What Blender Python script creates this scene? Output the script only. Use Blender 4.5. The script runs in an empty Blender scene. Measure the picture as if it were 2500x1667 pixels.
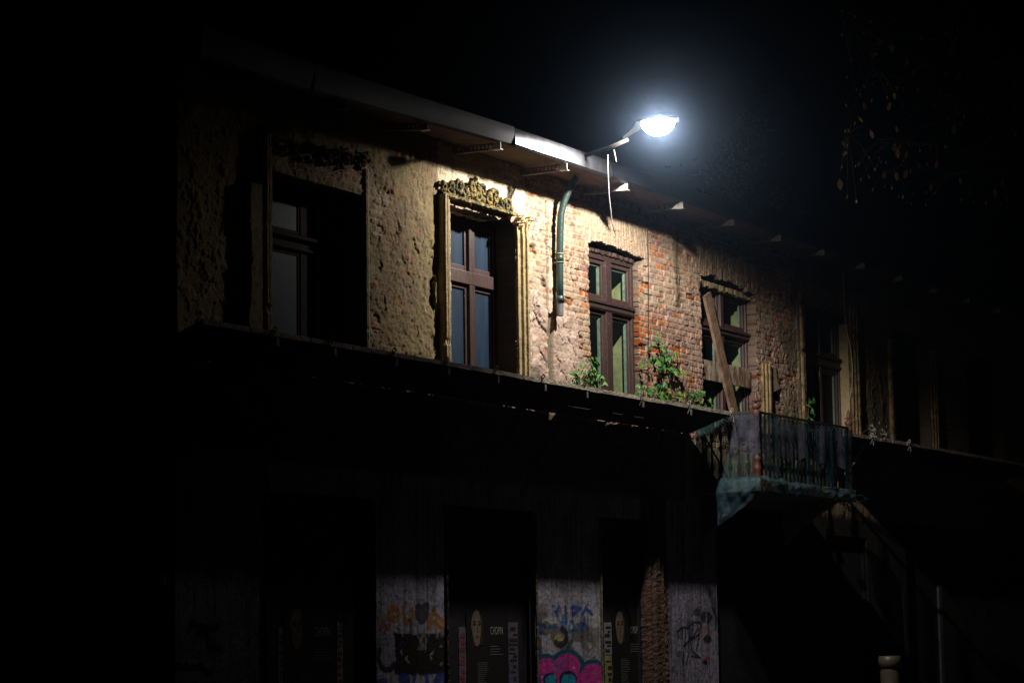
import bpy, bmesh, math, random
import numpy as np
from mathutils import Vector, Matrix
R = math.radians
sc = bpy.context.scene
col = sc.collection
random.seed(7)
rng = np.random.default_rng(11)

# ------------------------------------------------------------------ camera
F = 5900.0                      # focal length in pixels of the 2500 px wide photograph
CX = np.array([0.50599852, -0.86241087, -0.0145942])
CY = np.array([-0.09981572, -0.07535413, 0.99214847])
CF = np.array([0.85673935, 0.50056893, 0.12421124])
CP = np.array([0.0, -14.0, 1.6])
cam = bpy.data.cameras.new('camera')
cam.lens = F / 2500 * 36; cam.sensor_width = 36; cam.clip_start = 0.1; cam.clip_end = 400
camo = bpy.data.objects.new('camera', cam); col.objects.link(camo)
m = Matrix.Identity(4)
for i in range(3):
    m[i][0] = CX[i]; m[i][1] = CY[i]; m[i][2] = -CF[i]; m[i][3] = CP[i]
camo.matrix_world = m
sc.camera = camo

# ------------------------------------------------------------------ night sky
w = bpy.data.worlds.new('World'); sc.world = w; w.use_nodes = True
nt = w.node_tree; bgn = nt.nodes['Background']
sky = nt.nodes.new('ShaderNodeTexSky'); sky.sky_type = 'NISHITA'; sky.sun_disc = False
sky.sun_elevation = R(-6); sky.sun_rotation = R(200)
nt.links.new(sky.outputs[0], bgn.inputs[0]); bgn.inputs[1].default_value = 0.004
sc.view_settings.view_transform = 'Standard'; sc.view_settings.look = 'None'
sc.view_settings.exposure = 0.0; sc.view_settings.gamma = 1.0
sc.cycles.max_bounces = 6; sc.cycles.transparent_max_bounces = 16
sc.cycles.volume_bounces = 0
LX, LY, LZ = 24.66, -1.6, 7.50   # the street lamp
LAMP_W = 790.0; LSGN = 1.0

def W(X, Y, y=0.0):
    """point of the plane y=const that is seen at photo pixel X,Y -> (s, z)"""
    d = CF + CX * (X - 1250) / F - CY * (Y - 833.5) / F
    p = CP + d * ((y - CP[1]) / d[1])
    return float(p[0]), float(p[2])

# ------------------------------------------------------------------ materials
def mat(name, base, rough=0.8, metal=0.0, noise=0.25, scale=8.0, bump=0.0, bscale=60.0, stretch=(1, 1, 1), col2=None, spec=0.5, fac=(0.35, 0.65)):
    m = bpy.data.materials.new(name); m.use_nodes = True
    n = m.node_tree.nodes; l = m.node_tree.links
    p = n['Principled BSDF']
    p.inputs['Roughness'].default_value = rough; p.inputs['Metallic'].default_value = metal
    p.inputs['Specular IOR Level'].default_value = spec
    tc = n.new('ShaderNodeTexCoord'); mp = n.new('ShaderNodeMapping'); mp.inputs['Scale'].default_value = stretch
    l.new(tc.outputs['Object'], mp.inputs[0])
    nz = n.new('ShaderNodeTexNoise'); nz.inputs['Scale'].default_value = scale; nz.inputs['Detail'].default_value = 6
    nz.inputs['Roughness'].default_value = 0.65
    l.new(mp.outputs[0], nz.inputs['Vector'])
    rp = n.new('ShaderNodeValToRGB')
    c2 = col2 if col2 else tuple(c * (1 - noise) for c in base)
    c1 = base if col2 else tuple(min(1, c * (1 + noise)) for c in base)
    rp.color_ramp.elements[0].position = fac[0]; rp.color_ramp.elements[1].position = fac[1]
    rp.color_ramp.elements[0].color = (*c2, 1); rp.color_ramp.elements[1].color = (*c1, 1)
    l.new(nz.outputs['Fac'], rp.inputs[0]); l.new(rp.outputs[0], p.inputs['Base Color'])
    if bump:
        b2 = n.new('ShaderNodeTexNoise'); b2.inputs['Scale'].default_value = bscale; b2.inputs['Detail'].default_value = 5
        l.new(mp.outputs[0], b2.inputs['Vector'])
        bp = n.new('ShaderNodeBump'); bp.inputs['Strength'].default_value = bump; bp.inputs['Distance'].default_value = 0.02
        l.new(b2.outputs['Fac'], bp.inputs['Height']); l.new(bp.outputs[0], p.inputs['Normal'])
    return m

M = {}
M['trim'] = mat('ochre_plaster', (0.42, 0.33, 0.18), 0.9, noise=0.4, scale=10, bump=0.6, bscale=45, col2=(0.20, 0.15, 0.07), fac=(0.3, 0.55))
M['trimp'] = mat('pale_reveal_plaster', (0.46, 0.36, 0.20), 0.9, scale=12, bump=0.4, bscale=45, col2=(0.28, 0.22, 0.13), fac=(0.3, 0.5))
M['trim2'] = mat('dark_ochre_plaster', (0.32, 0.22, 0.10), 0.9, scale=9, bump=0.7, bscale=45, col2=(0.09, 0.065, 0.03), fac=(0.35, 0.62))  # darker ochre for the surrounds right of window four
M['moss'] = mat('mossy_stucco', (0.30, 0.22, 0.07), 0.9, scale=9, bump=0.9, bscale=60, col2=(0.05, 0.045, 0.014), fac=(0.42, 0.62))
M['frame'] = mat('brown_window_paint', (0.066, 0.038, 0.035), 0.5, noise=0.35, scale=30, bump=0.25, bscale=80, stretch=(1, 1, 0.15))
M['frame_dark'] = mat('dark_window_paint', (0.035, 0.026, 0.024), 0.9, noise=0.4, scale=30, spec=0.08)
M['frame_worn'] = mat('flaking_window_paint', (0.20, 0.16, 0.14), 0.6, scale=34, bump=0.5, bscale=70, col2=(0.045, 0.026, 0.023), fac=(0.58, 0.76))
M['inner'] = mat('inner_sash_paint', (0.33, 0.36, 0.34), 0.6, noise=0.3, scale=20)
M['lining'] = mat('inner_jamb_plaster', (0.50, 0.47, 0.27), 0.85, scale=7, bump=0.4, bscale=20, col2=(0.32, 0.30, 0.18), fac=(0.3, 0.6))
M['dark'] = mat('dark_interior', (0.02, 0.018, 0.016), 0.9)
M['sidewall'] = mat('old_render', (0.10, 0.09, 0.075), 0.95, scale=3, bump=0.8, bscale=20)
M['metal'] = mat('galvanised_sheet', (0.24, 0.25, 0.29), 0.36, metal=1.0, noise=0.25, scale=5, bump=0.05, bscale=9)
M['steel'] = mat('lit_tip_steel', (0.52, 0.53, 0.52), 0.5, metal=0.35, noise=0.3, scale=30)
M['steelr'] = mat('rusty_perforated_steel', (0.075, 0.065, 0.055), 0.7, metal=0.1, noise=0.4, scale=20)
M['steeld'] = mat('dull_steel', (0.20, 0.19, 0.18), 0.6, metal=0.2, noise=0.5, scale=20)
M['soffit'] = mat('rotten_soffit_board', (0.19, 0.105, 0.055), 0.9, scale=5, bump=1.0, bscale=35, stretch=(1, 3.5, 1), col2=(0.05, 0.032, 0.02))
M['metal2'] = mat('shaded_fascia_sheet', (0.022, 0.024, 0.032), 0.5, metal=0.8, noise=0.4, scale=4)  # darkened fascia metal: the fading lamp sheen is put into its colour
M['roof'] = mat('roof_sheet', (0.08, 0.08, 0.085), 0.6, metal=0.4)
M['board'] = mat('grey_canopy_board', (0.52, 0.46, 0.38), 0.9, scale=10, bump=0.8, bscale=50, stretch=(0.5, 1, 1), col2=(0.22, 0.19, 0.15))
M['under'] = mat('dark_canopy_felt', (0.015, 0.014, 0.013), 0.9)
M['pipe'] = mat('green_pipe_paint', (0.016, 0.058, 0.058), 0.42, noise=0.3, scale=6, bump=0.2, bscale=30, col2=(0.03, 0.042, 0.035))
M['pipegrey'] = mat('grey_pipe_plastic', (0.13, 0.14, 0.15), 0.5, noise=0.2)
M['clamp'] = mat('old_clamp', (0.25, 0.24, 0.10), 0.6, noise=0.4)
M['plank'] = mat('weathered_plank', (0.26, 0.165, 0.11), 0.85, scale=7, bump=0.6, bscale=40, stretch=(1, 1, 1), col2=(0.11, 0.06, 0.035))
M['rplank'] = mat('peeling_plank', (0.40, 0.35, 0.29), 0.85, scale=9, bump=0.7, bscale=50, stretch=(1, 1, 0.3), col2=(0.16, 0.085, 0.04), fac=(0.42, 0.56))
M['iron'] = mat('rusty_iron', (0.085, 0.030, 0.022), 0.6, noise=0.4, scale=14)
M['balk'] = mat('old_concrete', (0.16, 0.14, 0.11), 0.95, noise=0.4, scale=6, bump=0.6, bscale=30)
M['black'] = mat('black_iron', (0.02, 0.018, 0.016), 0.7)
M['cable'] = mat('white_cable', (0.80, 0.70, 0.78), 0.5, noise=0.05)
M['cabley'] = mat('old_cable', (0.42, 0.36, 0.26), 0.6, noise=0.1)
M['leaf'] = mat('ivy_leaf', (0.05, 0.18, 0.028), 0.5, scale=9, col2=(0.010, 0.060, 0.016), fac=(0.35, 0.6))
M['leafy'] = mat('young_leaf', (0.15, 0.29, 0.05), 0.5, scale=9, col2=(0.045, 0.15, 0.025), fac=(0.35, 0.6))
M['stem'] = mat('brown_stem', (0.09, 0.05, 0.035), 0.8)
M['bark'] = mat('tree_bark', (0.035, 0.028, 0.022), 0.95)
M['leafg'] = mat('grey_green_leaf', (0.17, 0.20, 0.15), 0.6, noise=0.4, scale=6)
M['leafb'] = mat('autumn_leaf', (0.14, 0.085, 0.022), 0.6, noise=0.4, scale=6, col2=(0.04, 0.03, 0.008))
M['asphalt'] = mat('asphalt', (0.03, 0.03, 0.032), 0.9, noise=0.3, scale=40)
M['paving'] = mat('paving', (0.045, 0.043, 0.042), 0.9, noise=0.3, scale=10)
M['shutter'] = mat('dark_shutter_paint', (0.022, 0.02, 0.026), 0.6, noise=0.3, scale=10)
M['poster'] = mat('black_poster_paper', (0.006, 0.006, 0.008), 0.7, noise=0.2)
M['skin'] = mat('printed_skin', (0.22, 0.165, 0.125), 0.7, noise=0.25, scale=9)
M['ink'] = mat('printed_dark', (0.03, 0.02, 0.02), 0.7)
M['lip'] = mat('printed_lip', (0.20, 0.07, 0.06), 0.7)
M['text'] = mat('printed_white', (0.36, 0.36, 0.38), 0.7, noise=0.1)
M['lilac'] = mat('lilac_paper', (0.13, 0.12, 0.19), 0.7, noise=0.3)
M['yellowp'] = mat('yellow_paper', (0.30, 0.28, 0.10), 0.7, noise=0.3)
M['redp'] = mat('red_print', (0.30, 0.03, 0.025), 0.7, noise=0.4)
M['white'] = mat('white_paper', (0.30, 0.30, 0.32), 0.7, noise=0.3, scale=30)
M['beige'] = mat('beige_post_paint', (0.08, 0.07, 0.05), 0.45, noise=0.15)
M['reflector'] = mat('red_reflector', (0.9, 0.03, 0.02), 0.3)
M['lamphead'] = mat('grey_lamp_housing', (0.02, 0.02, 0.02), 0.5, noise=0.15)

def glassy(name, dust, tint, rough, amount, vary=0):
    """dirty window glass: part dust film, part gloss, part see-through"""
    m = bpy.data.materials.new(name); m.use_nodes = True
    n = m.node_tree.nodes; l = m.node_tree.links
    out = n['Material Output']; p = n['Principled BSDF']
    p.inputs['Roughness'].default_value = rough
    tc = n.new('ShaderNodeTexCoord'); mp = n.new('ShaderNodeMapping'); mp.inputs['Scale'].default_value = (3, 3, 0.5)
    nz = n.new('ShaderNodeTexNoise'); nz.inputs['Scale'].default_value = 3.0; nz.inputs['Detail'].default_value = 8; nz.inputs['Roughness'].default_value = 0.7
    l.new(tc.outputs['Object'], mp.inputs[0]); l.new(mp.outputs[0], nz.inputs['Vector'])
    rp = n.new('ShaderNodeValToRGB')
    rp.color_ramp.elements[0].position = 0.3; rp.color_ramp.elements[1].position = 0.72
    rp.color_ramp.elements[0].color = (*[c * 0.45 for c in dust], 1); rp.color_ramp.elements[1].color = (*dust, 1)
    l.new(nz.outputs['Fac'], rp.inputs[0]); l.new(rp.outputs[0], p.inputs['Base Color'])
    p.inputs['Specular IOR Level'].default_value = 0.2; tr = n.new('ShaderNodeBsdfTransparent'); tr.inputs[0].default_value = (*tint, 1)
    mx = n.new('ShaderNodeMixShader'); mx.inputs[0].default_value = amount
    if vary:
        n2 = n.new('ShaderNodeTexNoise'); n2.inputs['Scale'].default_value = vary; n2.inputs['Detail'].default_value = 6; n2.inputs['Roughness'].default_value = 0.7
        l.new(tc.outputs['Object'], n2.inputs['Vector'])
        mr = n.new('ShaderNodeMapRange'); mr.inputs[1].default_value = 0.38; mr.inputs[2].default_value = 0.62; mr.inputs[3].default_value = amount*.35; mr.inputs[4].default_value = min(1, amount*1.5)
        l.new(n2.outputs['Fac'], mr.inputs[0]); l.new(mr.outputs[0], mx.inputs[0])
    l.new(tr.outputs[0], mx.inputs[1]); l.new(p.outputs[0], mx.inputs[2]); l.new(mx.outputs[0], out.inputs[0])
    return m
M['glass_dusty'] = glassy('dusty_pane', (0.022, 0.050, 0.098), (0.8, 0.9, 0.9), 0.65, 0.92)
M['glass_clear'] = glassy('clear_pane', (0.03, 0.045, 0.05), (0.86, 0.92, 0.88), 0.15, 0.10)
M['net'] = glassy('green_safety_mesh', (0.018, 0.055, 0.065), (0.7, 0.9, 0.85), 0.8, 0.5, 7)
M['film'] = glassy('grey_plastic_film', (0.10, 0.10, 0.15), (0.75, 0.75, 0.9), 0.45, 0.45, 5)
M['skirt'] = glassy('blue_grey_net_fold', (0.055, 0.12, 0.16), (0.8, 0.9, 0.95), 0.7, 0.5, 4)

M['darkfilm'] = glassy('dark_grey_film', (0.02, 0.02, 0.025), (0.5, 0.5, 0.6), 0.5, 0.5)  # darker version of the grey film, for the hanging sheet
def wallmat():
    m = bpy.data.materials.new('brick_and_plaster'); m.use_nodes = True
    n = m.node_tree.nodes; l = m.node_tree.links; p = n['Principled BSDF']
    p.inputs['Roughness'].default_value = 0.93; p.inputs['Specular IOR Level'].default_value = 0.25
    at = n.new('ShaderNodeAttribute'); at.attribute_name = 'Col'
    tc = n.new('ShaderNodeTexCoord')
    nz = n.new('ShaderNodeTexNoise'); nz.inputs['Scale'].default_value = 48; nz.inputs['Detail'].default_value = 8; nz.inputs['Roughness'].default_value = 0.78
    l.new(tc.outputs['Object'], nz.inputs['Vector'])
    mr = n.new('ShaderNodeMapRange'); mr.inputs[1].default_value = 0.3; mr.inputs[2].default_value = 0.7
    mr.inputs[3].default_value = 0.72; mr.inputs[4].default_value = 1.25
    l.new(nz.outputs['Fac'], mr.inputs[0])
    mx = n.new('ShaderNodeVectorMath'); mx.operation = 'SCALE'
    l.new(at.outputs['Color'], mx.inputs[0]); l.new(mr.outputs[0], mx.inputs['Scale']); l.new(mx.outputs[0], p.inputs['Base Color'])
    bp = n.new('ShaderNodeBump'); bp.inputs['Strength'].default_value = 0.9; bp.inputs['Distance'].default_value = 0.016
    l.new(nz.outputs['Fac'], bp.inputs['Height']); l.new(bp.outputs[0], p.inputs['Normal'])
    return m
M['wall'] = wallmat()

# ------------------------------------------------------------------ mesh helpers
class MB:
    def __init__(s): s.v = []; s.f = []
    def quad(s, a, b, c, d):
        i = len(s.v); s.v += [tuple(a), tuple(b), tuple(c), tuple(d)]; s.f.append((i, i+1, i+2, i+3)); return s
    def poly(s, pts):
        i = len(s.v); s.v += [tuple(p) for p in pts]; s.f.append(tuple(range(i, i+len(pts)))); return s
    def box(s, x0, x1, y0, y1, z0, z1):
        i = len(s.v)
        for x in (x0, x1):
            for y in (y0, y1):
                for z in (z0, z1): s.v.append((x, y, z))
        for q in ((0, 1, 3, 2), (4, 6, 7, 5), (0, 4, 5, 1), (2, 3, 7, 6), (0, 2, 6, 4), (1, 5, 7, 3)):
            s.f.append(tuple(i + k for k in q))
        return s
    def obox(s, p, q, w, h, up=(0, 0, 1)):
        """a bar of width w and height h from p to q"""
        p = Vector(p); q = Vector(q); d = (q - p).normalized(); u = Vector(up)
        a = d.cross(u).normalized(); b = a.cross(d).normalized(); i = len(s.v)
        for e in (p, q):
            for sa, sb in ((-1, -1), (1, -1), (1, 1), (-1, 1)):
                s.v.append(tuple(e + a * (sa * w / 2) + b * (sb * h / 2)))
        for k in range(4): s.f.append((i+k, i+(k+1) % 4, i+4+(k+1) % 4, i+4+k))
        s.f += [(i, i+3, i+2, i+1), (i+4, i+5, i+6, i+7)]
        return s
    def tube(s, pts, r, n=8, r1=None, cap=True):
        pts = [Vector(p) for p in pts]; N = len(pts); i0 = len(s.v)
        prev = None
        for k, p in enumerate(pts):
            d = (pts[min(k+1, N-1)] - pts[max(k-1, 0)]).normalized()
            if prev is None:
                a = d.cross(Vector((0, 0, 1)))
                if a.length < 0.1: a = d.cross(Vector((1, 0, 0)))
            else: a = prev - d * prev.dot(d)
            a.normalize(); prev = a; b = d.cross(a)
            t = k / max(1, N-1)
            rr = r(t) if callable(r) else (r if r1 is None else r + (r1 - r) * t)
            for j in range(n):
                an = 2 * math.pi * j / n
                s.v.append(tuple(p + a * (math.cos(an) * rr) + b * (math.sin(an) * rr)))
        for k in range(N-1):
            for j in range(n):
                s.f.append((i0+k*n+j, i0+k*n+(j+1) % n, i0+(k+1)*n+(j+1) % n, i0+(k+1)*n+j))
        if cap:
            s.f.append(tuple(i0 + j for j in range(n))[::-1]); s.f.append(tuple(i0 + (N-1)*n + j for j in range(n)))
        return s
    def lathe(s, c, prof, n=16):
        i0 = len(s.v)
        for r, z in prof:
            for j in range(n):
                an = 2 * math.pi * j / n
                s.v.append((c[0] + r * math.cos(an), c[1] + r * math.sin(an), c[2] + z))
        for k in range(len(prof)-1):
            for j in range(n):
                s.f.append((i0+k*n+j, i0+k*n+(j+1) % n, i0+(k+1)*n+(j+1) % n, i0+(k+1)*n+j))
        return s
    def build(s, name, m, parent=None, smooth=False, bevel=0.0, label=None):
        me = bpy.data.meshes.new(name); me.from_pydata(s.v, [], s.f); me.validate(); me.update()
        me.materials.append(m)
        if smooth: me.shade_smooth()
        o = bpy.data.objects.new(name, me); col.objects.link(o)
        if parent: o.parent = parent
        if bevel:
            b = o.modifiers.new('bevel', 'BEVEL'); b.width = bevel; b.segments = 2; b.limit_method = 'ANGLE'
        if label: o['label'] = label
        return o

def thing(name, label, cat, group=None):
    o = bpy.data.objects.new(name, None); col.objects.link(o); o.empty_display_size = 0.2
    o['label'] = label; o['category'] = cat
    if group: o['group'] = group
    return o
def tag(o, label, cat, group=None):
    o['label'] = label; o['category'] = cat
    if group: o['group'] = group
    return o

# ------------------------------------------------------------------ numpy noise
def vnoise(x, y, seed):
    xi = np.floor(x).astype(np.int64); yi = np.floor(y).astype(np.int64); fx = x - xi; fy = y - yi
    fx = fx * fx * (3 - 2 * fx); fy = fy * fy * (3 - 2 * fy)
    def h(a, b):
        n = (a * 374761393 + b * 668265263 + seed * 982451653) & 0xffffffff
        n = ((n ^ (n >> 13)) * 1274126177) & 0xffffffff
        return ((n ^ (n >> 16)) & 0xffff) / 65535.0
    return (h(xi, yi) * (1-fx) + h(xi+1, yi) * fx) * (1-fy) + (h(xi, yi+1) * (1-fx) + h(xi+1, yi+1) * fx) * fy
def fbm(x, y, seed, octv=4, gain=0.5):
    t = 0; a = 1; s = 0
    for k in range(octv):
        t = t + a * vnoise(x * 2**k + 17.3 * k, y * 2**k + 9.1 * k, seed + k); s += a; a *= gain
    return t / s
def hsh(a, b, seed):
    n = (a.astype(np.int64) * 374761393 + b.astype(np.int64) * 668265263 + seed * 982451653) & 0xffffffff
    n = ((n ^ (n >> 13)) * 1274126177) & 0xffffffff
    return ((n ^ (n >> 16)) & 0xffff) / 65535.0
def sstep(a, b, x):
    t = np.clip((x - a) / (b - a), 0, 1); return t * t * (3 - 2 * t)
def dpoly(S, Z, pts):
    """distance to a polyline given as (s,z) points"""
    d = np.full(S.shape, 1e9)
    for (a, b), (c, e) in zip(pts[:-1], pts[1:]):
        vx, vy = c - a, e - b; L = vx*vx + vy*vy + 1e-12
        t = np.clip(((S - a) * vx + (Z - b) * vy) / L, 0, 1)
        d = np.minimum(d, np.hypot(S - a - t*vx, Z - b - t*vy))
    return d

# ------------------------------------------------------------------ facade wall
SL, SR = 17.74, 48.0
s_f = np.arange(SL, 36.6, 0.0135); s_c = np.arange(36.7, SR + 0.01, 0.15)
sv = np.concatenate([s_f, s_c])
zv = np.concatenate([np.arange(0, 0.9, 0.1), np.arange(0.9, 2.62, 0.0135), np.arange(2.65, 4.15, 0.08), np.arange(4.15, 7.13, 0.0125), [7.16]])
S, Z = np.meshgrid(sv, zv)
n1 = fbm(S*1.3, Z*1.3, 1, 5); n2 = fbm(S*5, Z*5, 5, 4); n3 = fbm(S*22, Z*26, 9, 3); n4 = fbm(S*0.5, Z*0.5, 14, 3)
ns = fbm(S*26, Z*2.2, 21, 3); nb = fbm(S*2.6, Z*2.6, 33, 5, 0.6)

# bricks (stretcher / header bond); upright bricks over the windows
def bricks(A, B, seed):
    """A along the course, B across -> id hash arrays, joint distance"""
    row = np.floor(B / 0.0745); fb = B / 0.0745 - row
    off = (row % 2) * 0.21 + hsh(row, row, seed) * 0.05
    a = (A + off) / 0.42; c = np.floor(a); fa = (a - c) * 0.42
    head = fa > 0.28
    ll = np.where(head, fa - 0.28, fa); LL = np.where(head, 0.14, 0.28)
    d = np.minimum(np.minimum(ll, LL - ll), np.minimum(fb, 1 - fb) * 0.0745)
    cid = c * 2 + head
    return cid, row, d
wob = (n2 - 0.5) * 0.022
cid, row, dj = bricks(S + wob, Z + (n1 - 0.5) * 0.03 + (n2-0.5)*0.012, 3)
arch = (((S > 25.72 - (Z - 6.5) * 0.25) & (S < 27.42 + (Z - 6.5) * 0.25) & (Z > 6.4) & (Z < 6.99)) |
        ((S > 28.92 - (Z-6.4)*.2) & (S < 30.9) & (Z > 6.40) & (Z < 6.88)) | ((S > 22.55) & (S < 24.08) & (Z > 6.40) & (Z < 6.62)) |
        ((S > 18.95) & (S < 21.05) & (Z > 6.40) & (Z < 6.66)))
cid2, row2, dj2 = bricks(Z * 1.0 + 0.05, S + (Z-6.5) * np.where(S < 28, (S-26.5)*0.25, (S-30)*0.2) + wob, 8)
cid = np.where(arch, cid2 + 999, cid); row = np.where(arch, row2 + 555, row); dj = np.where(arch, dj2, dj)
h1 = hsh(cid, row, 4); h2 = hsh(cid, row, 12); h3 = hsh(cid, row, 19)
pal = np.array([(0.34, 0.165, 0.125), (0.41, 0.185, 0.125), (0.29, 0.15, 0.13), (0.36, 0.22, 0.175), (0.22, 0.13, 0.115), (0.45, 0.16, 0.075), (0.31, 0.21, 0.16)])
bc = pal[np.clip((h1 * 7).astype(int), 0, 6)]
hot = (h2 > 0.965) | ((np.abs(S - 27.32) < 0.19) & (Z > 5.35) & (Z < 5.95) & (h2 > 0.45))
bc = np.where(hot[..., None], np.array((0.52, 0.135, 0.028)), bc)
bc = bc * ((0.72 + 0.56 * n3) * (0.65 + 0.7 * n1))[..., None]
mortar = np.array((0.47, 0.38, 0.26)) * (0.75 + 0.5 * n2)[..., None]
jm = 1 - sstep(0.004, 0.011, dj + (n3 - 0.5) * 0.008)
C = bc * (1 - jm[..., None]) + mortar * jm[..., None]
# mortar / limewash smeared over the bricks
smear = sstep(0.44, 0.58, nb * 0.6 + n3 * 0.4 + np.where((S > 24.3) & (S < 25.9), 0.03, 0) + np.where(arch, 0.10, 0) + np.where((Z > 6.0) & (S > 27.8) & (S < 28.9), 0.06, 0))
smc = np.array((0.46, 0.36, 0.26))
smc = np.where(((S > 26.9) & (Z < 5.9))[..., None], np.array((0.41, 0.29, 0.235)), smc)
C = C * (1 - 0.82 * smear[..., None]) + smc * (0.75 + 0.5 * n3)[..., None] * 0.82 * smear[..., None]
Hh = 0.010 * (1 - jm) + (h2 - 0.5) * 0.010 + (n3 - 0.5) * 0.008 + smear * 0.005 - (h3 > .86) * .006 * n2
broken = (h3 > 0.94) & ~arch
Hh = np.where(broken, Hh - 0.03 * n2, Hh)
C = np.where((broken & (h1 > .3))[..., None], C * np.array((0.95, 0.62, 0.42)), C)

# plaster coverage
cov = np.interp(S, [17.7, 22.25, 22.3, 24.2, 24.3, 25.0, 25.25, 25.85, 27.1, 28.9, 30.6, 31.3, 31.6, 32.4, 34.2, 40],
                [0.90, 0.88, 0.9, 0.86, 0.84, 0.80, 0.52, 0.28, 0.0, 0.0, 0.0, 0.1, 0.45, 0.75, 0.92, 0.95])
cov = cov + np.where((S > 24.3) & (S < 26.0), (5.35 - Z) * 0.42, 0) + np.where((S > 24.3) & (S < 25.3) & (Z > 6.3), 0.12, 0)
cov = cov + np.where((S > 30.9) & (S < 31.9), (5.6 - Z) * 0.22, 0)
pn = nb * 0.75 + n2 * 0.25
pn = (pn - 0.5) * 2.2 + 0.5
pl = sstep(-0.03, 0.03, cov - pn + (n3-0.5)*0.10) * (~arch)
thick = np.where(S < 22.3, 0.010, 0.012)
pits = sstep(0.60, 0.74, fbm(S*11, Z*13, 50, 3)) * 0.6 + sstep(0.55, 0.75, n3) * 0.4
lumps = fbm(S*30, Z*30, 60, 2, 0.9)*.75 + n2*.25
rough = np.interp(S, [17.7, 19.2, 20.9, 22.3, 22.35, 30.9, 31.2, 34], [0.45, 0.5, 0.8, 0.85, 0.5, 0.5, 0.6, 0.4])
fl = sstep(.50, .515, fbm(S*3.1, Z*3.1, 101, 5, 0.62)) + sstep(.56, .575, fbm(S*6.3, Z*5.1, 121, 4, 0.62))
gouge = sstep(0.80, 0.86, fbm(S*15, Z*12, 140, 3, 0.6))
hp = thick + (lumps - 0.5) * 0.020 * (rough*.6+.4) - pits * 0.006 * rough + (n2-0.5)*0.005 + fl * 0.007 - gouge * 0.016 - jm * 0.003 * (n1 > .5)
colL = np.array((0.37, 0.285, 0.152)); colM = np.array((0.68, 0.52, 0.43)); colMt = np.array((0.68, 0.565, 0.41)); colR = np.array((0.25, 0.195, 0.125))
low = sstep(6.2, 5.4, Z)
cm = colMt * (1 - low[..., None]) + colM * low[..., None]
cp = np.where((S < 22.35)[..., None], colL, np.where((S < 30)[..., None], cm, colR))
cl = sstep(0.46, 0.60, n1*0.5+nb*0.5)[..., None]
cp = np.where((S < 22.35)[..., None], cp * (1-0.5*cl) + np.array((0.26, 0.185, 0.13)) * 0.5 * cl, cp)
cp = cp * (0.88 + 0.10 * fl)[..., None] * (1 - 0.35 * gouge)[..., None]; cp = cp * (0.70 + 0.60 * lumps)[..., None] * (1 - 0.30 * pits)[..., None]
# faint bricks telegraphing through the thin scratch coat
gh = np.where((S > 24.2) & (S < 26) & (h1 > 0.55), 0.35, np.where((S < 22.3) & (h1 > .7) & (n1 > .48), .2, 0))[..., None]
cp = cp * (1 - gh) + bc * gh
C = C * (1 - pl[..., None]) + cp * pl[..., None]
Hh = Hh * (1 - pl) + hp * pl

# cracks in the scratch coat left and right of the green pipe
for k in range(26):
    X0 = 1292 + 135 * rng.random(); Y0 = 560 + 360 * rng.random(); pts = [W(X0, Y0)]
    for q in range(int(2 + 4 * rng.random())):
        X0 += rng.uniform(-3, 9); Y0 += rng.uniform(4, 16); pts.append(W(X0, Y0))
    d = dpoly(S, Z, pts) + (n3 - 0.5) * 0.02
    k_ = 1 - sstep(0.004, 0.014, d)
    Hh -= 0.02 * k_; C *= (1 - 0.6 * k_)[..., None]
crk = dpoly(S, Z, [W(1302, 760), W(1312, 785), W(1322, 800), W(1332, 812), W(1345, 825)]) + (n3-0.5)*0.02
k_ = 1 - sstep(0.008, 0.022, crk); Hh -= 0.025 * k_; C *= (1 - 0.6*k_)[..., None]
crk = dpoly(S, Z, [W(1061, 870), W(1052, 900), W(1010, 880), W(1003, 905)]) + (n3-0.5)*0.03
k_ = 1 - sstep(0.008, 0.02, crk); Hh -= 0.02 * k_; C *= (1 - 0.6*k_)[..., None]
for k in range(16):
    X0 = 895 + 150 * rng.random(); Y0 = 430 + 420 * rng.random(); pts = [W(X0, Y0)]
    for q in range(int(3 + 4 * rng.random())):
        X0 += rng.uniform(-12, 12); Y0 += rng.uniform(4, 22); pts.append(W(X0, Y0))
    d = dpoly(S, Z, pts) + (n3 - 0.5) * 0.02
    k_ = 1 - sstep(0.003, 0.011, d)
    Hh -= 0.012 * k_; C *= (1 - 0.45 * k_)[..., None]
# the chase below the pipe
d = np.abs(S - np.interp(Z, [4.5, 5.4], [24.86, 24.85])) + (n2 - 0.5) * 0.05
ch = (1 - sstep(0.055, 0.075, d)) * (Z < 5.48 + (n2-0.5)*0.1) * (Z > 4.2)
C = C * (1 - ch[..., None]) + np.array((0.20, 0.175, 0.115)) * (0.7 + 0.6 * n3)[..., None] * ch[..., None]
Hh = Hh * (1 - ch) - 0.028 * ch
# narrow joint where the pipe ran
d = np.abs(S - 24.80) + (n2-0.5)*0.035
k_ = (1 - sstep(0.012, 0.026, d)) * (Z > 5.4) * (Z < 6.85); Hh -= 0.05*k_; C *= (1-0.55*k_)[..., None]
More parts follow.
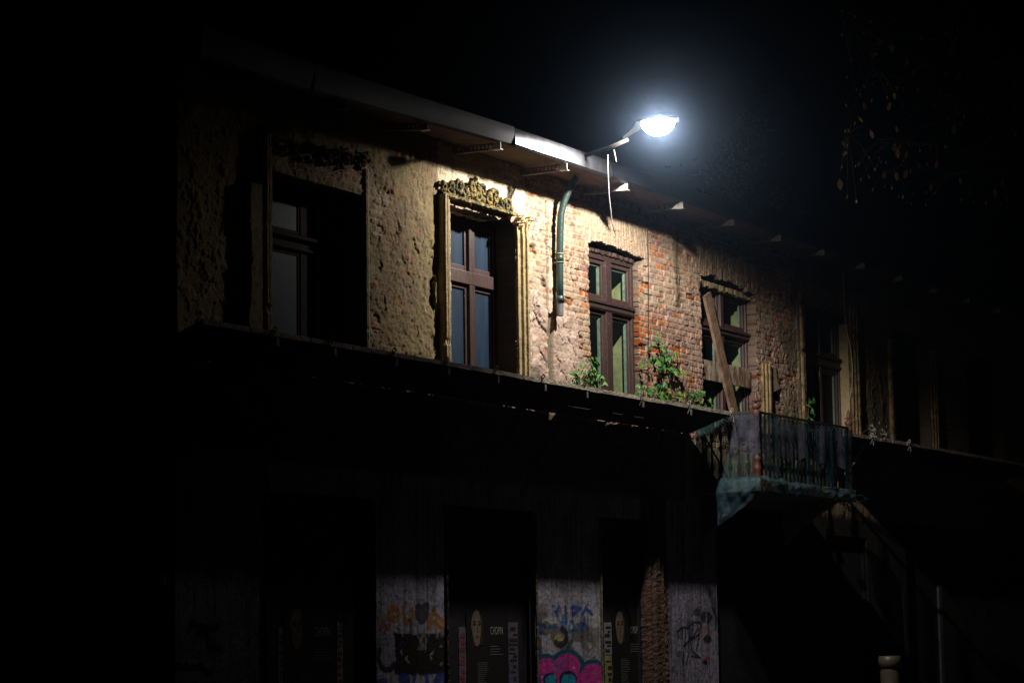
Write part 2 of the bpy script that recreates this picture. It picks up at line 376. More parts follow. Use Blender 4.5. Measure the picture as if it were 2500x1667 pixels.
# green-black damp streak between the third and fourth window, soot stain by the pipe head
ps = [W(1652, 575), W(1650, 640), W(1655, 700), W(1656, 745)]
d = dpoly(S, Z, ps) + (n2 - 0.5) * 0.14
k_ = (1 - sstep(0.01, 0.12, d)) * (0.45 + 0.55*sstep(0.3, 0.6, ns))
C = C * (1 - 0.85*k_[..., None]) + np.array((0.035, 0.035, 0.014)) * 0.85 * k_[..., None]
for (X_, Y_, rr) in ((1392, 545, 0.13), (1400, 525, 0.08), (1300, 560, 0.10), (1300, 915, 0.14), (1312, 930, .1)):
    a, b = W(X_, Y_); d = np.hypot((S - a), (Z - b)) + (n2 - 0.5) * 0.24
    k_ = 1 - sstep(rr*0.4, rr, d); C = C * (1 - 0.6*k_[..., None]) + np.array((0.10, 0.09, 0.065)) * 0.6 * k_[..., None]
# vertical wash streaks on the lintel and the right-hand wall
k_ = (arch & (S > 25)) * sstep(0.45, 0.7, ns) * 0.45 + ((S > 30.7) & (S < 32.4)) * sstep(0.5, 0.7, ns) * 0.4
C = C * (1 - k_[..., None]) + np.array((0.34, 0.27, 0.17)) * k_[..., None] * (S < 28)[..., None] + np.array((0.10, 0.085, 0.055)) * k_[..., None] * (S >= 28)[..., None]
# raised broken plaster edges: by window 2, left of window 1, window 5
def slab(pts_l, s1, z0, z1, h, c):
    global C, Hh
    zs = [p[1] for p in pts_l][::-1]; ss = [p[0] for p in pts_l][::-1]
    left = np.interp(Z, zs, ss) + (n2 - 0.5) * 0.06 + (n3-0.5)*0.02
    k = (S > left) & (S < s1) & (Z > z0) & (Z < z1)
    C = np.where(k[..., None], np.array(c) * (0.6 + 0.8 * n3)[..., None], C); Hh = np.where(k, h + (n3 - 0.5) * 0.01, Hh)
slab([W(1064, 520), W(1060, 640), W(1053, 700), W(1058, 800), W(1066, 830), W(1063, 890)], 22.26, 4.2, 6.5, 0.05, (0.26, 0.21, 0.10))
slab([W(592, 440), W(590, 560), W(595, 640), W(590, 780)], 18.97, 4.2, 6.12, 0.10, (0.33, 0.27, 0.16))
slab([W(1938, 700), W(1942, 750), W(1940, 800), W(1946, 900), W(1942, 960), W(1950, 1010)], 32.2, 4.2, 6.5, 0.03, (0.27, 0.23, 0.15))
# recess left of window one, holes in the plaster of the pier by the balcony
for poly, dep in (([(1883, 932), (1903, 960), (1912, 985), (1893, 978), (1880, 960)], 0.09), ([(1876, 975), (1890, 990), (1885, 1000), (1876, 990)], 0.09), ([(1890, 905), (1893, 915), (1886, 935), (1882, 915)], .05)):
    pp = [W(*q) for q in poly]; ins = np.zeros(S.shape, bool)
    for (a, b), (c, e) in zip(pp, pp[1:] + pp[:1]):
        if abs(e - b) < 1e-9: continue
        ins ^= ((b > Z) != (e > Z)) & (S < (c - a) * (Z - b) / (e - b) + a)
    Hh = np.where(ins, -dep, Hh); C = np.where(ins[..., None], 0.02, C)
# smooth pale scrap of plaster beside the hole
pp = [W(*q) for q in ((1873, 893), (1890, 895), (1893, 925), (1900, 950), (1880, 960), (1876, 990), (1873, 1000))]
ins = np.zeros(S.shape, bool)
for (a, b), (c, e) in zip(pp, pp[1:] + pp[:1]):
    if abs(e - b) > 1e-9: ins ^= ((b > Z) != (e > Z)) & (S < (c - a) * (Z - b) / (e - b) + a)
Hh = np.where(ins, 0.035, Hh); C = np.where(ins[..., None], np.array((0.30, 0.25, 0.17)) * (0.85+0.3*n3)[..., None], C)

# ---- ground floor piers: rendered, painted over, postered
G = Z < 3.4
base = np.array((0.40, 0.39, 0.50)) * (0.75 + 0.5 * n2)[..., None]
base = np.where(((S > 24.4) & (S < 26.03))[..., None], np.array((0.36, 0.35, 0.42)) * (0.6 + 0.8*n2)[..., None], base)
base = np.where(((S > 27.8) & (S < 29.3))[..., None], np.array((0.28, 0.265, 0.36)) * (0.6 + 0.8*ns)[..., None], base)
base = np.where(((S > 27.1) & (S < 27.82))[..., None], np.array((0.17, 0.10, 0.075)) * (0.4 + 1.2*n3)[..., None], base)
base = np.where((S < 19.2)[..., None], np.array((0.20, 0.20, 0.26)) * (0.5 + 1.0*n2)[..., None], base)
base = np.where((S > 29.3)[..., None], np.array((0.02, 0.019, 0.018)) * (0.5 + 1.0*n2)[..., None], base)  # wall right of the piers: shade painted in as near black
speck = sstep(0.62, 0.70, fbm(S*38, Z*38, 71, 2)); base = base * (1 - 0.45 * speck)[..., None]
Gh = (n3 - 0.5) * 0.006 + (lumps - 0.5) * np.where((S > 27.1) & (S < 27.82), 0.05, 0.008)
def gp(zx, zy, ox, oy, k=4.273): return W(ox + zx / k, oy + zy / k)
def stroke(pts, c, wd, ox, oy=1300, al=0.9):
    global base
    d = dpoly(S, Z, [gp(x, y, ox, oy) for x, y in pts]) + (n3 - 0.5) * wd * 0.35
    k_ = ((1 - sstep(wd * 0.8, wd * 1.1, d)) * al * G)[..., None]
    base = base * (1 - k_) + np.array(c) * k_
def ell(cx, cy, rx, ry, n=20, a0=0, a1=360):
    return [(cx + rx * math.cos(R(a0 + (a1-a0) * i / n)), cy + ry * math.sin(R(a0 + (a1-a0) * i / n))) for i in range(n + 1)]
def disc(cx, cy, r, c, ox, oy=1300, asp=1.0, al=1.0):
    global base
    a, b = gp(cx, cy, ox, oy); a1, _ = gp(cx + r, cy, ox, oy); _, b1 = gp(cx, cy - r * asp, ox, oy)
    d = np.hypot((S - a) / (a1 - a), (Z - b) / (b1 - b)) + (n2 - 0.5) * 0.12
    k_ = ((d < 1) * al * G)[..., None]; base = base * (1 - k_) + np.array(c) * k_
OR = (0.42, 0.17, 0.02); BK = (0.012, 0.011, 0.013); BL = (0.02, 0.06, 0.32)
stroke(ell(1540, 845, 48, 62), OR, 0.042, 600)
stroke([(1645, 780), (1640, 860), (1660, 915), (1705, 925), (1735, 870), (1740, 800)], OR, 0.036, 600)
stroke([(1725, 930), (1720, 1050)], (0.16, 0.10, 0.03), 0.03, 600)
stroke([(1800, 780), (1850, 800), (1890, 770), (1880, 850), (1840, 910), (1790, 850), (1800, 780)], (0.05, 0.045, 0.05), 0.06, 600)
stroke([(1915, 985), (1935, 900), (1945, 820), (2010, 880), (2090, 950)], OR, 0.034, 600)
stroke([(1925, 945), (1985, 940), (2040, 990), (2090, 1060), (2085, 1180)], OR, 0.034, 600)
stroke([(1425, 915), (1440, 955), (1495, 990)], OR, 0.03, 600); stroke([(1440, 960), (1400, 1020), (1350, 1030)], OR, 0.018, 600)
stroke([(1395, 1220), (1382, 1310), (1415, 1400), (1465, 1435), (1520, 1415), (1550, 1370)], BK, 0.036, 600)
a0, b0 = gp(1555, 1050, 600, 1300); a1, b1 = gp(2092, 1475, 600, 1300)
k_ = (S > a0 + (n3-.5)*.05) & (S < a1) & (Z < b0 + (n2-.5)*.08) & (Z > b1 + (n3-.5)*.05)
tear = k_ & (sstep(0.60, 0.64, fbm(S*9, Z*6, 90, 3)) > 0.5) & (Z > (b0*0.6 + b1*0.4))
base = np.where(k_[..., None], np.array((0.022, 0.014, 0.016)), base); base = np.where(tear[..., None], np.array((0.20, 0.21, 0.22)), base)
stroke(ell(1655, 1535, 40, 38), BL, 0.045, 600); stroke([(1390, 1568), (1450, 1550), (1470, 1620)], BL, 0.045, 600)
stroke([(1760, 1510), (1740, 1620)], BL, 0.035, 600); stroke([(1885, 1500), (1900, 1600), (1830, 1620)], BL, 0.04, 600)
stroke(ell(2040, 1560, 50, 60), BL, 0.06, 600)
# second pier (ox 1050)
PK = (0.62, 0.045, 0.34); TL = (0.012, 0.10, 0.17)
for k in range(9):
    disc(1130 + 80 * k % 600 + 40, 880 + (k * 97) % 330, 55 + (k * 31) % 40, [(0.16, 0.14, 0.13), (0.50, 0.50, 0.52), (0.10, 0.09, 0.09)][k % 3], 1050, asp=1.2, al=0.8)
stroke([(1290, 775), (1320, 850), (1345, 770)], BL, 0.03, 1050); stroke([(1410, 770), (1415, 845)], BL, 0.03, 1050)
stroke([(1480, 775), (1490, 855), (1565, 790), (1480, 775)], BL, 0.03, 1050); stroke([(1590, 850), (1625, 780), (1690, 850)], BL, 0.028, 1050)
stroke(ell(1395, 910, 30, 34), (0.03, 0.16, 0.42), 0.03, 1050); stroke(ell(1160, 1000, 45, 40, a0=60, a1=330), (0.02, 0.07, 0.25), 0.028, 1050)
stroke([(1240, 985), (1320, 965)], (0.02, 0.10, 0.2), 0.028, 1050); stroke([(1455, 930), (1450, 1030), (1500, 1010), (1495, 930), (1455, 930)], (0.03, 0.14, 0.42), 0.024, 1050)
stroke([(1540, 1010), (1580, 940), (1600, 1020)], (0.03, 0.12, 0.42), 0.024, 1050); stroke([(1610, 900), (1608, 960)], BL, 0.03, 1050)
disc(1345, 1120, 60, (0.36, 0.33, 0.10), 1050)
stroke(ell(1355, 1080, 70, 85, a0=-70, a1=130), BK, 0.045, 1050)
stroke([(1140, 1130), (1145, 1230)], (0.07, 0.06, 0.06), 0.05, 1050); stroke([(1480, 1130), (1440, 1200), (1490, 1230)], (0.10, 0.09, 0.10), 0.035, 1050)
for (cx, cy, r) in ((1215, 1410, 130), (1430, 1400, 165), (1700, 1480, 140), (1300, 1560, 160), (1560, 1600, 150)):
    disc(cx, cy, r + 24, TL, 1050)
for (cx, cy, r) in ((1215, 1410, 105), (1430, 1400, 140), (1700, 1480, 118), (1300, 1570, 150), (1560, 1610, 150)):
    disc(cx, cy, r, PK, 1050)
disc(1330, 1400, 60, (0.22, 0.10, 0.36), 1050, al=0.7); disc(1410, 1340, 40, (0.22, 0.12, 0.22), 1050, al=0.6)
for (cx, cy, r) in ((1255, 1530, 78), (1440, 1530, 95)):
    disc(cx, cy, r, (0.015, 0.02, 0.10), 1050); disc(cx + 6, cy + 10, r - 20, (0.02, 0.30, 0.46), 1050)
# third pier (ox 1400)
for pts in ([(1095, 1110), (1090, 1030), (1140, 985), (1200, 1000)], [(1190, 990), (1260, 930), (1330, 940)], [(1140, 1000), (1135, 1100)], [(1170, 990), (1165, 1210)],
            [(1215, 990), (1200, 1200)], [(1250, 960), (1215, 1120), (1240, 1240), (1325, 1305), (1230, 1285)], [(1330, 960), (1300, 1150), (1280, 1230)], [(1190, 1140), (1310, 1060)],
            [(1150, 1180), (1250, 1080), (1300, 1000)], [(1150, 1240), (1145, 1380)], [(1205, 1250), (1180, 1370)]):
    stroke(pts, BK, 0.018, 1400)
disc(1390, 880, 60, (0.02, 0.018, 0.018), 1400, al=0.9); disc(1290, 830, 40, (0.03, 0.03, 0.035), 1400, al=.8)
disc(1385, 1020, 50, (0.30, 0.21, 0.16), 1400); disc(1400, 1110, 45, (0.04, 0.035, 0.03), 1400)
disc(1400, 1305, 24, (0.40, 0.06, 0.07), 1400); disc(1375, 1350, 26, (0.02, 0.02, 0.02), 1400); disc(1100, 1260, 34, (0.05, 0.08, 0.11), 1400, al=.7)
stroke([(1450, 780), (1490, 880), (1480, 1000)], (0.05, 0.05, 0.06), 0.02, 1400)
# grime: runs, scuffs, small tags and torn paste-ups
rg = random.Random(8)
for (x0, x1, ox) in ((1345, 2090, 600), (1100, 1740, 1050), (1000, 1500, 1400)):
    for k in range(26):
        cx = rg.uniform(x0, x1); cy = rg.uniform(740, 1560); c = rg.choice([(0.05, 0.05, 0.055), (0.10, 0.09, 0.09), (0.5, 0.5, 0.5), (0.03, 0.06, 0.22), (0.16, 0.12, 0.09)])
        pts = [(cx, cy)]
        for q in range(rg.randint(1, 5)): cx += rg.uniform(-28, 28); cy += rg.uniform(-20, 45); pts.append((cx, cy))
        stroke(pts, c, rg.uniform(.004, .012), ox, al=rg.uniform(.35, .85))
    for k in range(8):
        disc(rg.uniform(x0, x1), rg.uniform(780, 1560), rg.uniform(8, 26), rg.choice([(0.55, 0.53, 0.5), (0.09, 0.08, 0.08), (0.25, 0.22, 0.2)]), ox, al=.7, asp=rg.uniform(.6, 2))
run = sstep(.52, .75, fbm(S*24, Z*1.1, 200, 3)) * .4 + sstep(.5, .7, nb) * .25
base = base * (1 - run)[..., None]
# left-hand pier (ox 300, scale 3.358)
for pts in ([(560, 1080), (700, 1120), (770, 1110)], [(600, 1165), (690, 1170), (700, 1260), (800, 1290)], [(560, 1080), (540, 1140)], [(430, 1440), (650, 1440), (700, 1500)]):
    d = dpoly(S, Z, [W(300 + x/3.358, 1200 + y/3.358) for x, y in pts]) + (n3-.5)*.02
    k_ = ((1 - sstep(0.03, 0.045, d)) * G)[..., None]; base = base*(1-k_) + np.array((0.02, 0.02, 0.022))*k_
C = np.where(G[..., None], np.clip(base * 1.35, 0, .8), C); Hh = np.where(G, Gh, Hh)
# middle zone behind the canopy: its shade is put into the colour
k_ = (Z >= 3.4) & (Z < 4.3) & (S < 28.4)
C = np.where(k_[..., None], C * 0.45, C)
C = np.clip(C, 0.004, 0.85)

# openings: (s0, s1, z0, head function, reveal depth)
fs = (s_f[0:1])
def head(kind):
    if kind == 1: return lambda s: 6.31 + 0.0 * s
    if kind == 2: return lambda s: 6.485 + 0.008 * np.sin(s * 9)
    if kind == 3: return lambda s: np.interp(s, [25.8, 26.1, 26.6, 27.0, 27.15, 27.32], [6.50, 6.55, 6.53, 6.50, 6.48, 6.45])
    if kind == 4: return lambda s: np.interp(s, [28.9, 29.3, 30.0, 30.8], [6.46, 6.52, 6.49, 6.40])
    return lambda s: 6.46 + 0.0 * s
sc_ = 0.5 * (sv[1:] + sv[:-1]); zc_ = 0.5 * (zv[1:] + zv[:-1]); SC, ZC = np.meshgrid(sc_, zc_)
jit = (fbm(SC*9, ZC*12, 77, 3, 0.7) - 0.5)
opn = np.zeros(SC.shape, int)
UP = [(19.17, 20.90, 4.35, 1), (22.60, 24.03, 4.35, 2), (25.84, 27.16, 4.35, 3), (28.98, 30.72, 4.35, 4), (32.40, 34.12, 4.35, 5), (35.90, 37.50, 4.35, 5), (39.3, 41.0, 4.35, 5), (43.0, 44.7, 4.35, 5)]
for k, (a, b, z0, kd) in enumerate(UP):
    amp = 0.05 if kd in (3, 4) else 0.02
    jl = jit * amp
    opn = np.where((SC > a + jl) & (SC < b + jl) & (ZC > z0) & (ZC < head(kd)(SC) + jit * (0.07 if kd in (2, 3, 4) else 0.02)), k + 1, opn)
# broken notch at the upper right of window three
opn = np.where((SC > 27.0) & (SC < 27.36) & (ZC < 6.50 + jit*.06) & (ZC > 6.34 + (SC - 27.1) * 0.5 + jit * 0.05), 3, opn)
LOW = [(19.18, 21.02), (22.49, 24.40), (26.03, 27.16), (29.27, 31.6), (33.0, 34.6), (36.2, 37.8)]
for k, (a, b) in enumerate(LOW):
    opn = np.where((SC > a) & (SC < b) & (ZC > 0.15) & (ZC < 3.1), 100 + k, opn)
depth = {1: 0.30, 2: 0.27, 3: 0.10, 4: 0.16, 5: 0.17, 6: 0.2, 7: 0.2, 8: 0.2}
nz_, ns_ = len(zv), len(sv)
VX = np.stack([S, -Hh, Z], -1).reshape(-1, 3)
idx = np.arange(nz_ * ns_).reshape(nz_, ns_)
q = np.stack([idx[:-1, :-1], idx[:-1, 1:], idx[1:, 1:], idx[1:, :-1]], -1)
keep = opn == 0
faces = [q[keep]]
# reveals, with their shade put into the vertex colour
ev = []; ef = []; ecol = []
Cf = C.reshape(-1, 3); nv = VX.shape[0]; extra = {}
def back(i, d):
    k = (i, d)
    if k not in extra:
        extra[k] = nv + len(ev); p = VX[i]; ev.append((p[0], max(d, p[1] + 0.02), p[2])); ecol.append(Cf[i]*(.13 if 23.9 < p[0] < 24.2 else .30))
    return extra[k]
def front(i):
    k = (i, 'f')
    if k not in extra:
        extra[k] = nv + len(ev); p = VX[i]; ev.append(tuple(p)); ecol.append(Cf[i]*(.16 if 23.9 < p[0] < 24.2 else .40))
    return extra[k]
def dep(o): return 0.30 if o >= 100 else depth[int(o)]
o2 = opn
ys, xs = np.nonzero(o2[:, 1:] != o2[:, :-1])
for y_, x_ in zip(ys, xs):
    a, b = o2[y_, x_], o2[y_, x_+1]
    if a and b: continue
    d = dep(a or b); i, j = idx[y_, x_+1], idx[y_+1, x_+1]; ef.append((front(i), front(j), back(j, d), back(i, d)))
ys, xs = np.nonzero(o2[1:, :] != o2[:-1, :])
for y_, x_ in zip(ys, xs):
    a, b = o2[y_, x_], o2[y_+1, x_]
    if a and b: continue
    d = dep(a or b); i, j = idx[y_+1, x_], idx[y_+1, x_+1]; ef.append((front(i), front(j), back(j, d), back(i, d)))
faces = np.concatenate([faces[0], np.array(ef)]); VX = np.concatenate([VX, np.array(ev)]); Cf = np.concatenate([Cf, np.array(ecol)])
used = np.zeros(len(VX), bool); used[faces.ravel()] = True
re = np.cumsum(used) - 1; faces = re[faces]; VX = VX[used]; Cf = Cf[used]
house = thing('tenement_house', 'derelict brick tenement with peeling plaster, six tall windows and a metal eave', 'building')
me = bpy.data.meshes.new('facade_wall')
me.vertices.add(len(VX)); me.vertices.foreach_set('co', VX.ravel().astype(np.float32))
me.loops.add(faces.size); me.loops.foreach_set('vertex_index', faces.ravel().astype(np.int32))
me.polygons.add(len(faces)); me.polygons.foreach_set('loop_start', np.arange(0, faces.size, 4, dtype=np.int32))
me.update(calc_edges=True)
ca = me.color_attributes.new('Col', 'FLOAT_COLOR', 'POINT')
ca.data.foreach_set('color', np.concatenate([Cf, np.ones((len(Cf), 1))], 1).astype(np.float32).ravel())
me.materials.append(M['wall']); me.shade_smooth(); me.set_sharp_from_angle(angle=R(72))
fw = bpy.data.objects.new('facade_wall', me); col.objects.link(fw); fw.parent = house; fw.cycles.shadow_terminator_geometry_offset = 0.0

MB().quad((SL, 0.02, 0), (SL, 11, 0), (SL, 11, 7.16), (SL, 0.02, 7.16)).quad((SR, 0.02, 0), (SR, 11, 0), (SR, 11, 7.16), (SR, 0.02, 7.16)).quad((SL, 11, 0), (SR, 11, 0), (SR, 11, 7.16), (SL, 11, 7.16)).build('side_wall', M['sidewall'], house)
MB().quad((SL+.05, 1.6, 0.1), (SR, 1.6, 0.1), (SR, 1.6, 7.1), (SL+.05, 1.6, 7.1)).quad((SL+.05, 0.6, 3.3), (SR, 0.6, 3.3), (SR, 1.6, 3.3), (SL+.05, 1.6, 3.3)).build('interior_wall', M['dark'], house)

# ------------------------------------------------------------------ windows of the upper floor
def window(s0, s1, z0, z1, y, mu, muw, tz0, tz1, glass, lining=0.0, worn=False, cornice=0.03, sw=0.05, fm=None, po=0.022):
    f = MB(); fr = M[fm] if fm else M['frame_worn'] if worn else M['frame']; st = 0.055
    f.box(s0, s0+st, y, y+.09, z0, z1); f.box(s1-st, s1, y, y+.09, z0, z1)
    f.box(s0+st, s1-st, y, y+.09, z1-.08, z1); f.box(s0+st, s1-st, y, y+.09, z0, z0+.08)
    f.box(mu-muw/2, mu+muw/2, y-.012, y+.085, z0+.08, tz0); f.box(mu-muw/2, mu+muw/2, y-.012, y+.085, tz1, z1-.08)
    f.box(s0+st, s1-st, y-.018, y+.085, tz0, tz1)
    if cornice:
        f.box(s0+.02, s1-.02, y-.018-cornice, y-.018, tz1-.05, tz1-.012); f.box(s0+.02, s1-.02, y-.018-cornice*.5, y-.018, tz0+.015, tz0+.045)
    o = f.build('window', fr, house, bevel=0.006)
    for (a, b) in ((s0+st, mu-muw/2), (mu+muw/2, s1-st)):
        for (c, d) in ((z0+.08, tz0), (tz1, z1-.08)):
            g = 0.004; yy = y + po
            m_ = MB(); a_, b_, c_, d_ = a+g, b-g, c+g, d-g
            m_.box(a_, a_+sw, yy, yy+.045, c_, d_); m_.box(b_-sw, b_, yy, yy+.045, c_, d_)
            m_.box(a_+sw, b_-sw, yy, yy+.045, d_-sw, d_); m_.box(a_+sw, b_-sw, yy, yy+.045, c_, c_+sw*1.2)
            m_.build('sash', M[fm or 'frame'], o, bevel=0.005)
            MB().box(a_+sw, b_-sw, yy+min(.02, .012+po), yy+min(.024, .016+po), c_+sw*1.2, d_-sw).build('pane', glass, o)
            if lining:
                v = MB(); y2 = yy + 0.032
                v.box(b_-sw-.035, b_-sw, y2, y2+.03, c_, d_); v.box(a_+sw, b_-sw, y2, y2+.03, d_-sw-.03, d_-sw)
                v.build('inner_sash', M['inner'], o, bevel=.004)
    if lining:
        v = MB(); yb = y + 0.095
        v.quad((s1-.03, yb, z0), (s1-.03, yb+lining, z0), (s1-.03, yb+lining, z1), (s1-.03, yb, z1))
        v.quad((s0+.03, yb, z0), (s0+.03, yb+lining, z0), (s0+.03, yb+lining, z1), (s0+.03, yb, z1))
        v.quad((s0, yb, z1-.02), (s1, yb, z1-.02), (s1, yb+lining, z1-.02), (s0, yb+lining, z1-.02))
        v.build('inner_jamb', M['lining'], o)
    return o
window(19.30, 20.86, 4.35, 6.33, 0.26, 20.16, 0.12, 5.62, 5.80, M['glass_dusty'], cornice=0.04, sw=0.032, fm='frame_dark', po=-0.004)
window(22.72, 24.03, 4.35, 6.45, 0.24, 23.47, 0.12, 5.69, 5.84, M['glass_dusty'], cornice=0.0)
window(25.80, 27.15, 4.35, 6.42, 0.06, 26.47, 0.15, 5.70, 5.83, M['glass_clear'], lining=0.75, worn=True, cornice=0.02)
window(28.98, 30.72, 4.35, 6.44, 0.12, 29.88, 0.10, 5.76, 5.88, M['glass_clear'], lining=0.55, cornice=0.04)
window(32.36, 34.12, 4.35, 6.46, 0.15, 33.34, 0.09, 5.66, 5.84, M['glass_clear'], lining=0.5)
window(35.86, 37.50, 4.35, 6.46, 0.18, 36.7, 0.09, 5.66, 5.84, M['glass_clear'], lining=0.4)
window(39.3, 41.0, 4.35, 6.46, 0.18, 40.15, 0.09, 5.66, 5.84, M['glass_dusty'])
window(43.0, 44.7, 4.35, 6.46, 0.18, 43.85, 0.09, 5.66, 5.84, M['glass_dusty'])

# broken render left hanging under the lintel of window two, timber lintel of windows three and four
def ragged(s0, s1, z, th, y0, y1, name, m_, amp=0.03, seed=0, step=0.03):
    v = MB(); n = int((s1-s0)/step); r = random.Random(seed); pts = []
    for i in range(n+1):
        s = s0 + (s1-s0)*i/n; zz = z(s) if callable(z) else z
        pts.append((s, zz - th + r.uniform(-amp, amp), zz + r.uniform(-amp, amp)*0.3, r.uniform(0, 0.02)))
    for (a, l0, u0, d0), (b, l1, u1, d1) in zip(pts[:-1], pts[1:]):
        v.quad((a, y0-d0, l0), (b, y0-d1, l1), (b, y0-d1, u1), (a, y0-d0, u0)); v.quad((a, y0-d0, l0), (b, y0-d1, l1), (b, y1, l1), (a, y1, l0))
        v.quad((a, y0-d0, u0), (b, y0-d1, u1), (b, y1, u1), (a, y1, u0))
    return v.build(name, m_, house)
ragged(22.95, 23.70, 6.475, 0.015, 0.15, 0.24, 'lintel_render', M['trim'], 0.012, 2)
ragged(29.0, 30.72, lambda s: 6.44 - (s-29)*0.015, 0.07, 0.06, 0.2, 'lintel_render', M['trim'], 0.02, 3)
ragged(25.84, 27.16, lambda s: 6.46 - abs(s-26.5)*0.02, 0.045, 0.045, 0.1, 'lintel_render', M['frame_worn'], 0.012, 4)

# ------------------------------------------------------------------ window surrounds (fluted mouldings, worn)
def moulding(prof, z0, z1, name, seed=0, worn=0.0018, chips=2, m_=None, lab=None):
    r = random.Random(seed); n = int((z1 - z0) / 0.03); v = MB(); k = len(prof)
    chip = [(r.uniform(z0, z1), r.uniform(0.02, 0.08), r.uniform(0.2, 0.8)) for _ in range(chips)]
    for i in range(n+1):
        z = z0 + (z1-z0)*i/n; wob = 0.002*math.sin(z*5+seed)
        cd = max([(1 - abs(z-c)/w)*d for c, w, d in chip if abs(z-c) < w] + [0])
        for (s, y) in prof: v.v.append((s + wob + r.uniform(-worn, worn), y*(1-cd*(0.6 if y < -.03 else 0)) + r.uniform(-worn, worn), z))
    for i in range(n):
        for j in range(k-1): v.f.append((i*k+j, i*k+j+1, (i+1)*k+j+1, (i+1)*k+j))
    v.f.append(tuple(range(n*k, n*k+k))); v.f.append(tuple(range(k))[::-1])
    return v.build(name, m_ or M['trim'], house, label=lab)
def flute(s0, s1, p):
    w_ = s1 - s0
    return [(s0, 0.0), (s0, -p*.75), (s0+w_*.12, -p), (s0+w_*.30, -p), (s0+w_*.33, -p*.72), (s0+w_*.5, -p*.66), (s0+w_*.53, -p*.86), (s0+w_*.64, -p*.86), (s0+w_*.68, -p*.5), (s0+w_*.86, -p*.45), (s0+w_*.9, -p*.62), (s1, -p*.6), (s1, 0.06)]
moulding(flute(22.355, 22.53, 0.10), 4.35, 6.55, 'window_surround', 1)
moulding([(24.04+24.27-a, b) for a, b in flute(24.04, 24.27, 0.085)], 4.35, 6.49, 'window_surround', 2)
moulding(flute(19.02, 19.18, 0.11), 4.35, 6.66, 'window_surround', 3)
moulding([(20.9, 0.05), (20.9, -.035), (20.93, -.04), (20.96, -.03), (20.97, 0)], 4.35, 6.6, 'window_surround', 4)
moulding(flute(32.22, 32.40, 0.06), 4.35, 6.60, 'window_surround', 5, m_=M['trim2'])
moulding([(34.12+34.36-a, b) for a, b in flute(34.12, 34.36, 0.08)], 4.35, 6.62, 'window_surround', 6, m_=M['trim2'])
moulding([(30.86+31.10-a, b) for a, b in flute(30.86, 31.10, 0.07)], 4.35, 5.46, 'window_surround', 7, m_=M['trim2'], lab='broken stump of a fluted surround')
moulding(flute(35.66, 35.90, 0.07), 4.35, 6.3, 'window_surround', 8, m_=M['trim2'])
moulding([(37.5+37.72-a, b) for a, b in flute(37.5, 37.72, 0.08)], 4.35, 6.3, 'window_surround', 9, m_=M['trim2'])
for (a, dd_, zt) in ((34.112, .155, 6.36), (37.49, .17, 6.2)):
    v = MB(); r_ = random.Random(int(a)); n_ = 20
    for k in range(n_):
        z0_ = 4.35 + (zt-4.35)*k/n_; z1_ = 4.35 + (zt-4.35)*(k+1)/n_; v.box(a-.006, a, .004+r_.uniform(0, .006), dd_, z0_, z1_)
    v.build('reveal_plaster', M['trimp'], house)
# dark crumbled top of the surround of window one
v = MB(); r_ = random.Random(5)
for k in range(90):
    s = 18.98 + 2.0 * r_.random(); z = 6.5 + 0.2 * r_.random() + (0.1 if s > 20.5 else 0); a = r_.uniform(.02, .06)
    v.tube([(s-a, -.02, z), (s, -.03-r_.random()*.05, z+r_.uniform(-.02, .03)), (s+a, -.02, z+r_.uniform(-.03, .03))], r_.uniform(.008, .022), 6)
v.build('stucco_ornament', M['moss'], house, smooth=True, label='crumbled stucco over the leftmost window')

# acanthus scrollwork over window two
SR_ = random.Random(44)
def spiral(cx, cz, r, turns, a0, dirn, depth=0.05, w=0.016, tail=None):
    pts = []; n = int(14 * turns) + 4
    for i in range(n+1):
        t = i / n; rr = r * (1 - 0.86 * t); a = R(a0) + dirn * 2 * math.pi * turns * t
        pts.append((cx + rr * math.cos(a) * .92 + SR_.uniform(-.005, .005), -depth - 0.02 * t + SR_.uniform(-.012, .012), cz + rr * 1.08 * math.sin(a) + SR_.uniform(-.005, .005)))
    if tail: pts = [(cx + tail[0], -depth * .7, cz + tail[1])] + pts
    return pts
v = MB(); r_ = random.Random(12)
OB = 6.555
def top(s): return 6.80 - 0.16 * ((s - 23.12) / 0.8) ** 2
sp = [(22.55, 6.64, .085, 1.3, 200, 1), (22.72, 6.70, .085, 1.4, 20, -1), (22.86, 6.63, .06, 1.2, 160, 1), (23.00, 6.71, .08, 1.3, 250, 1), (23.12, 6.64, .07, 1.3, 90, -1), (23.24, 6.71, .085, 1.4, 300, -1),
      (23.38, 6.63, .065, 1.2, 30, 1), (23.52, 6.68, .08, 1.4, 160, -1), (23.66, 6.62, .06, 1.2, 200, 1), (23.79, 6.63, .08, 1.3, -30, 1), (22.42, 6.63, .05, 1.1, 90, 1), (23.12, 6.78, .05, 1.0, 90, 1)]
v.poly([(22.40, -.012, OB), (23.9, -.012, OB), (23.86, -.012, 6.66), (23.6, -.012, 6.74), (23.1, -.012, 6.80), (22.6, -.012, 6.76), (22.42, -.012, 6.68)])
for (a, b, c, d, e, f_) in sp:
    v.tube(spiral(a, b + .01, c * 1.12, d, e, f_, depth=0.055), lambda t: (0.027 + .006*math.sin(t*17)) * (1 - 0.45 * t), 7)
    v.tube(spiral(a + .01, b, c * .62, d * .6, e + 90, f_, depth=0.045), lambda t: 0.014 * (1 - 0.4 * t), 6)
for k in range(70):
    s = 22.42 + 1.45 * r_.random(); z = OB + (top(s) - OB) * r_.random(); a = r_.uniform(0, 6.28); L = r_.uniform(.03, .07)
    v.tube([(s, -.02, z), (s + L*.5*math.cos(a), -.07, z + L*.5*math.sin(a)), (s + L*math.cos(a+.5), -.04, z + L*math.sin(a+.5))], lambda t: 0.016 * (1.05 - t), 6)
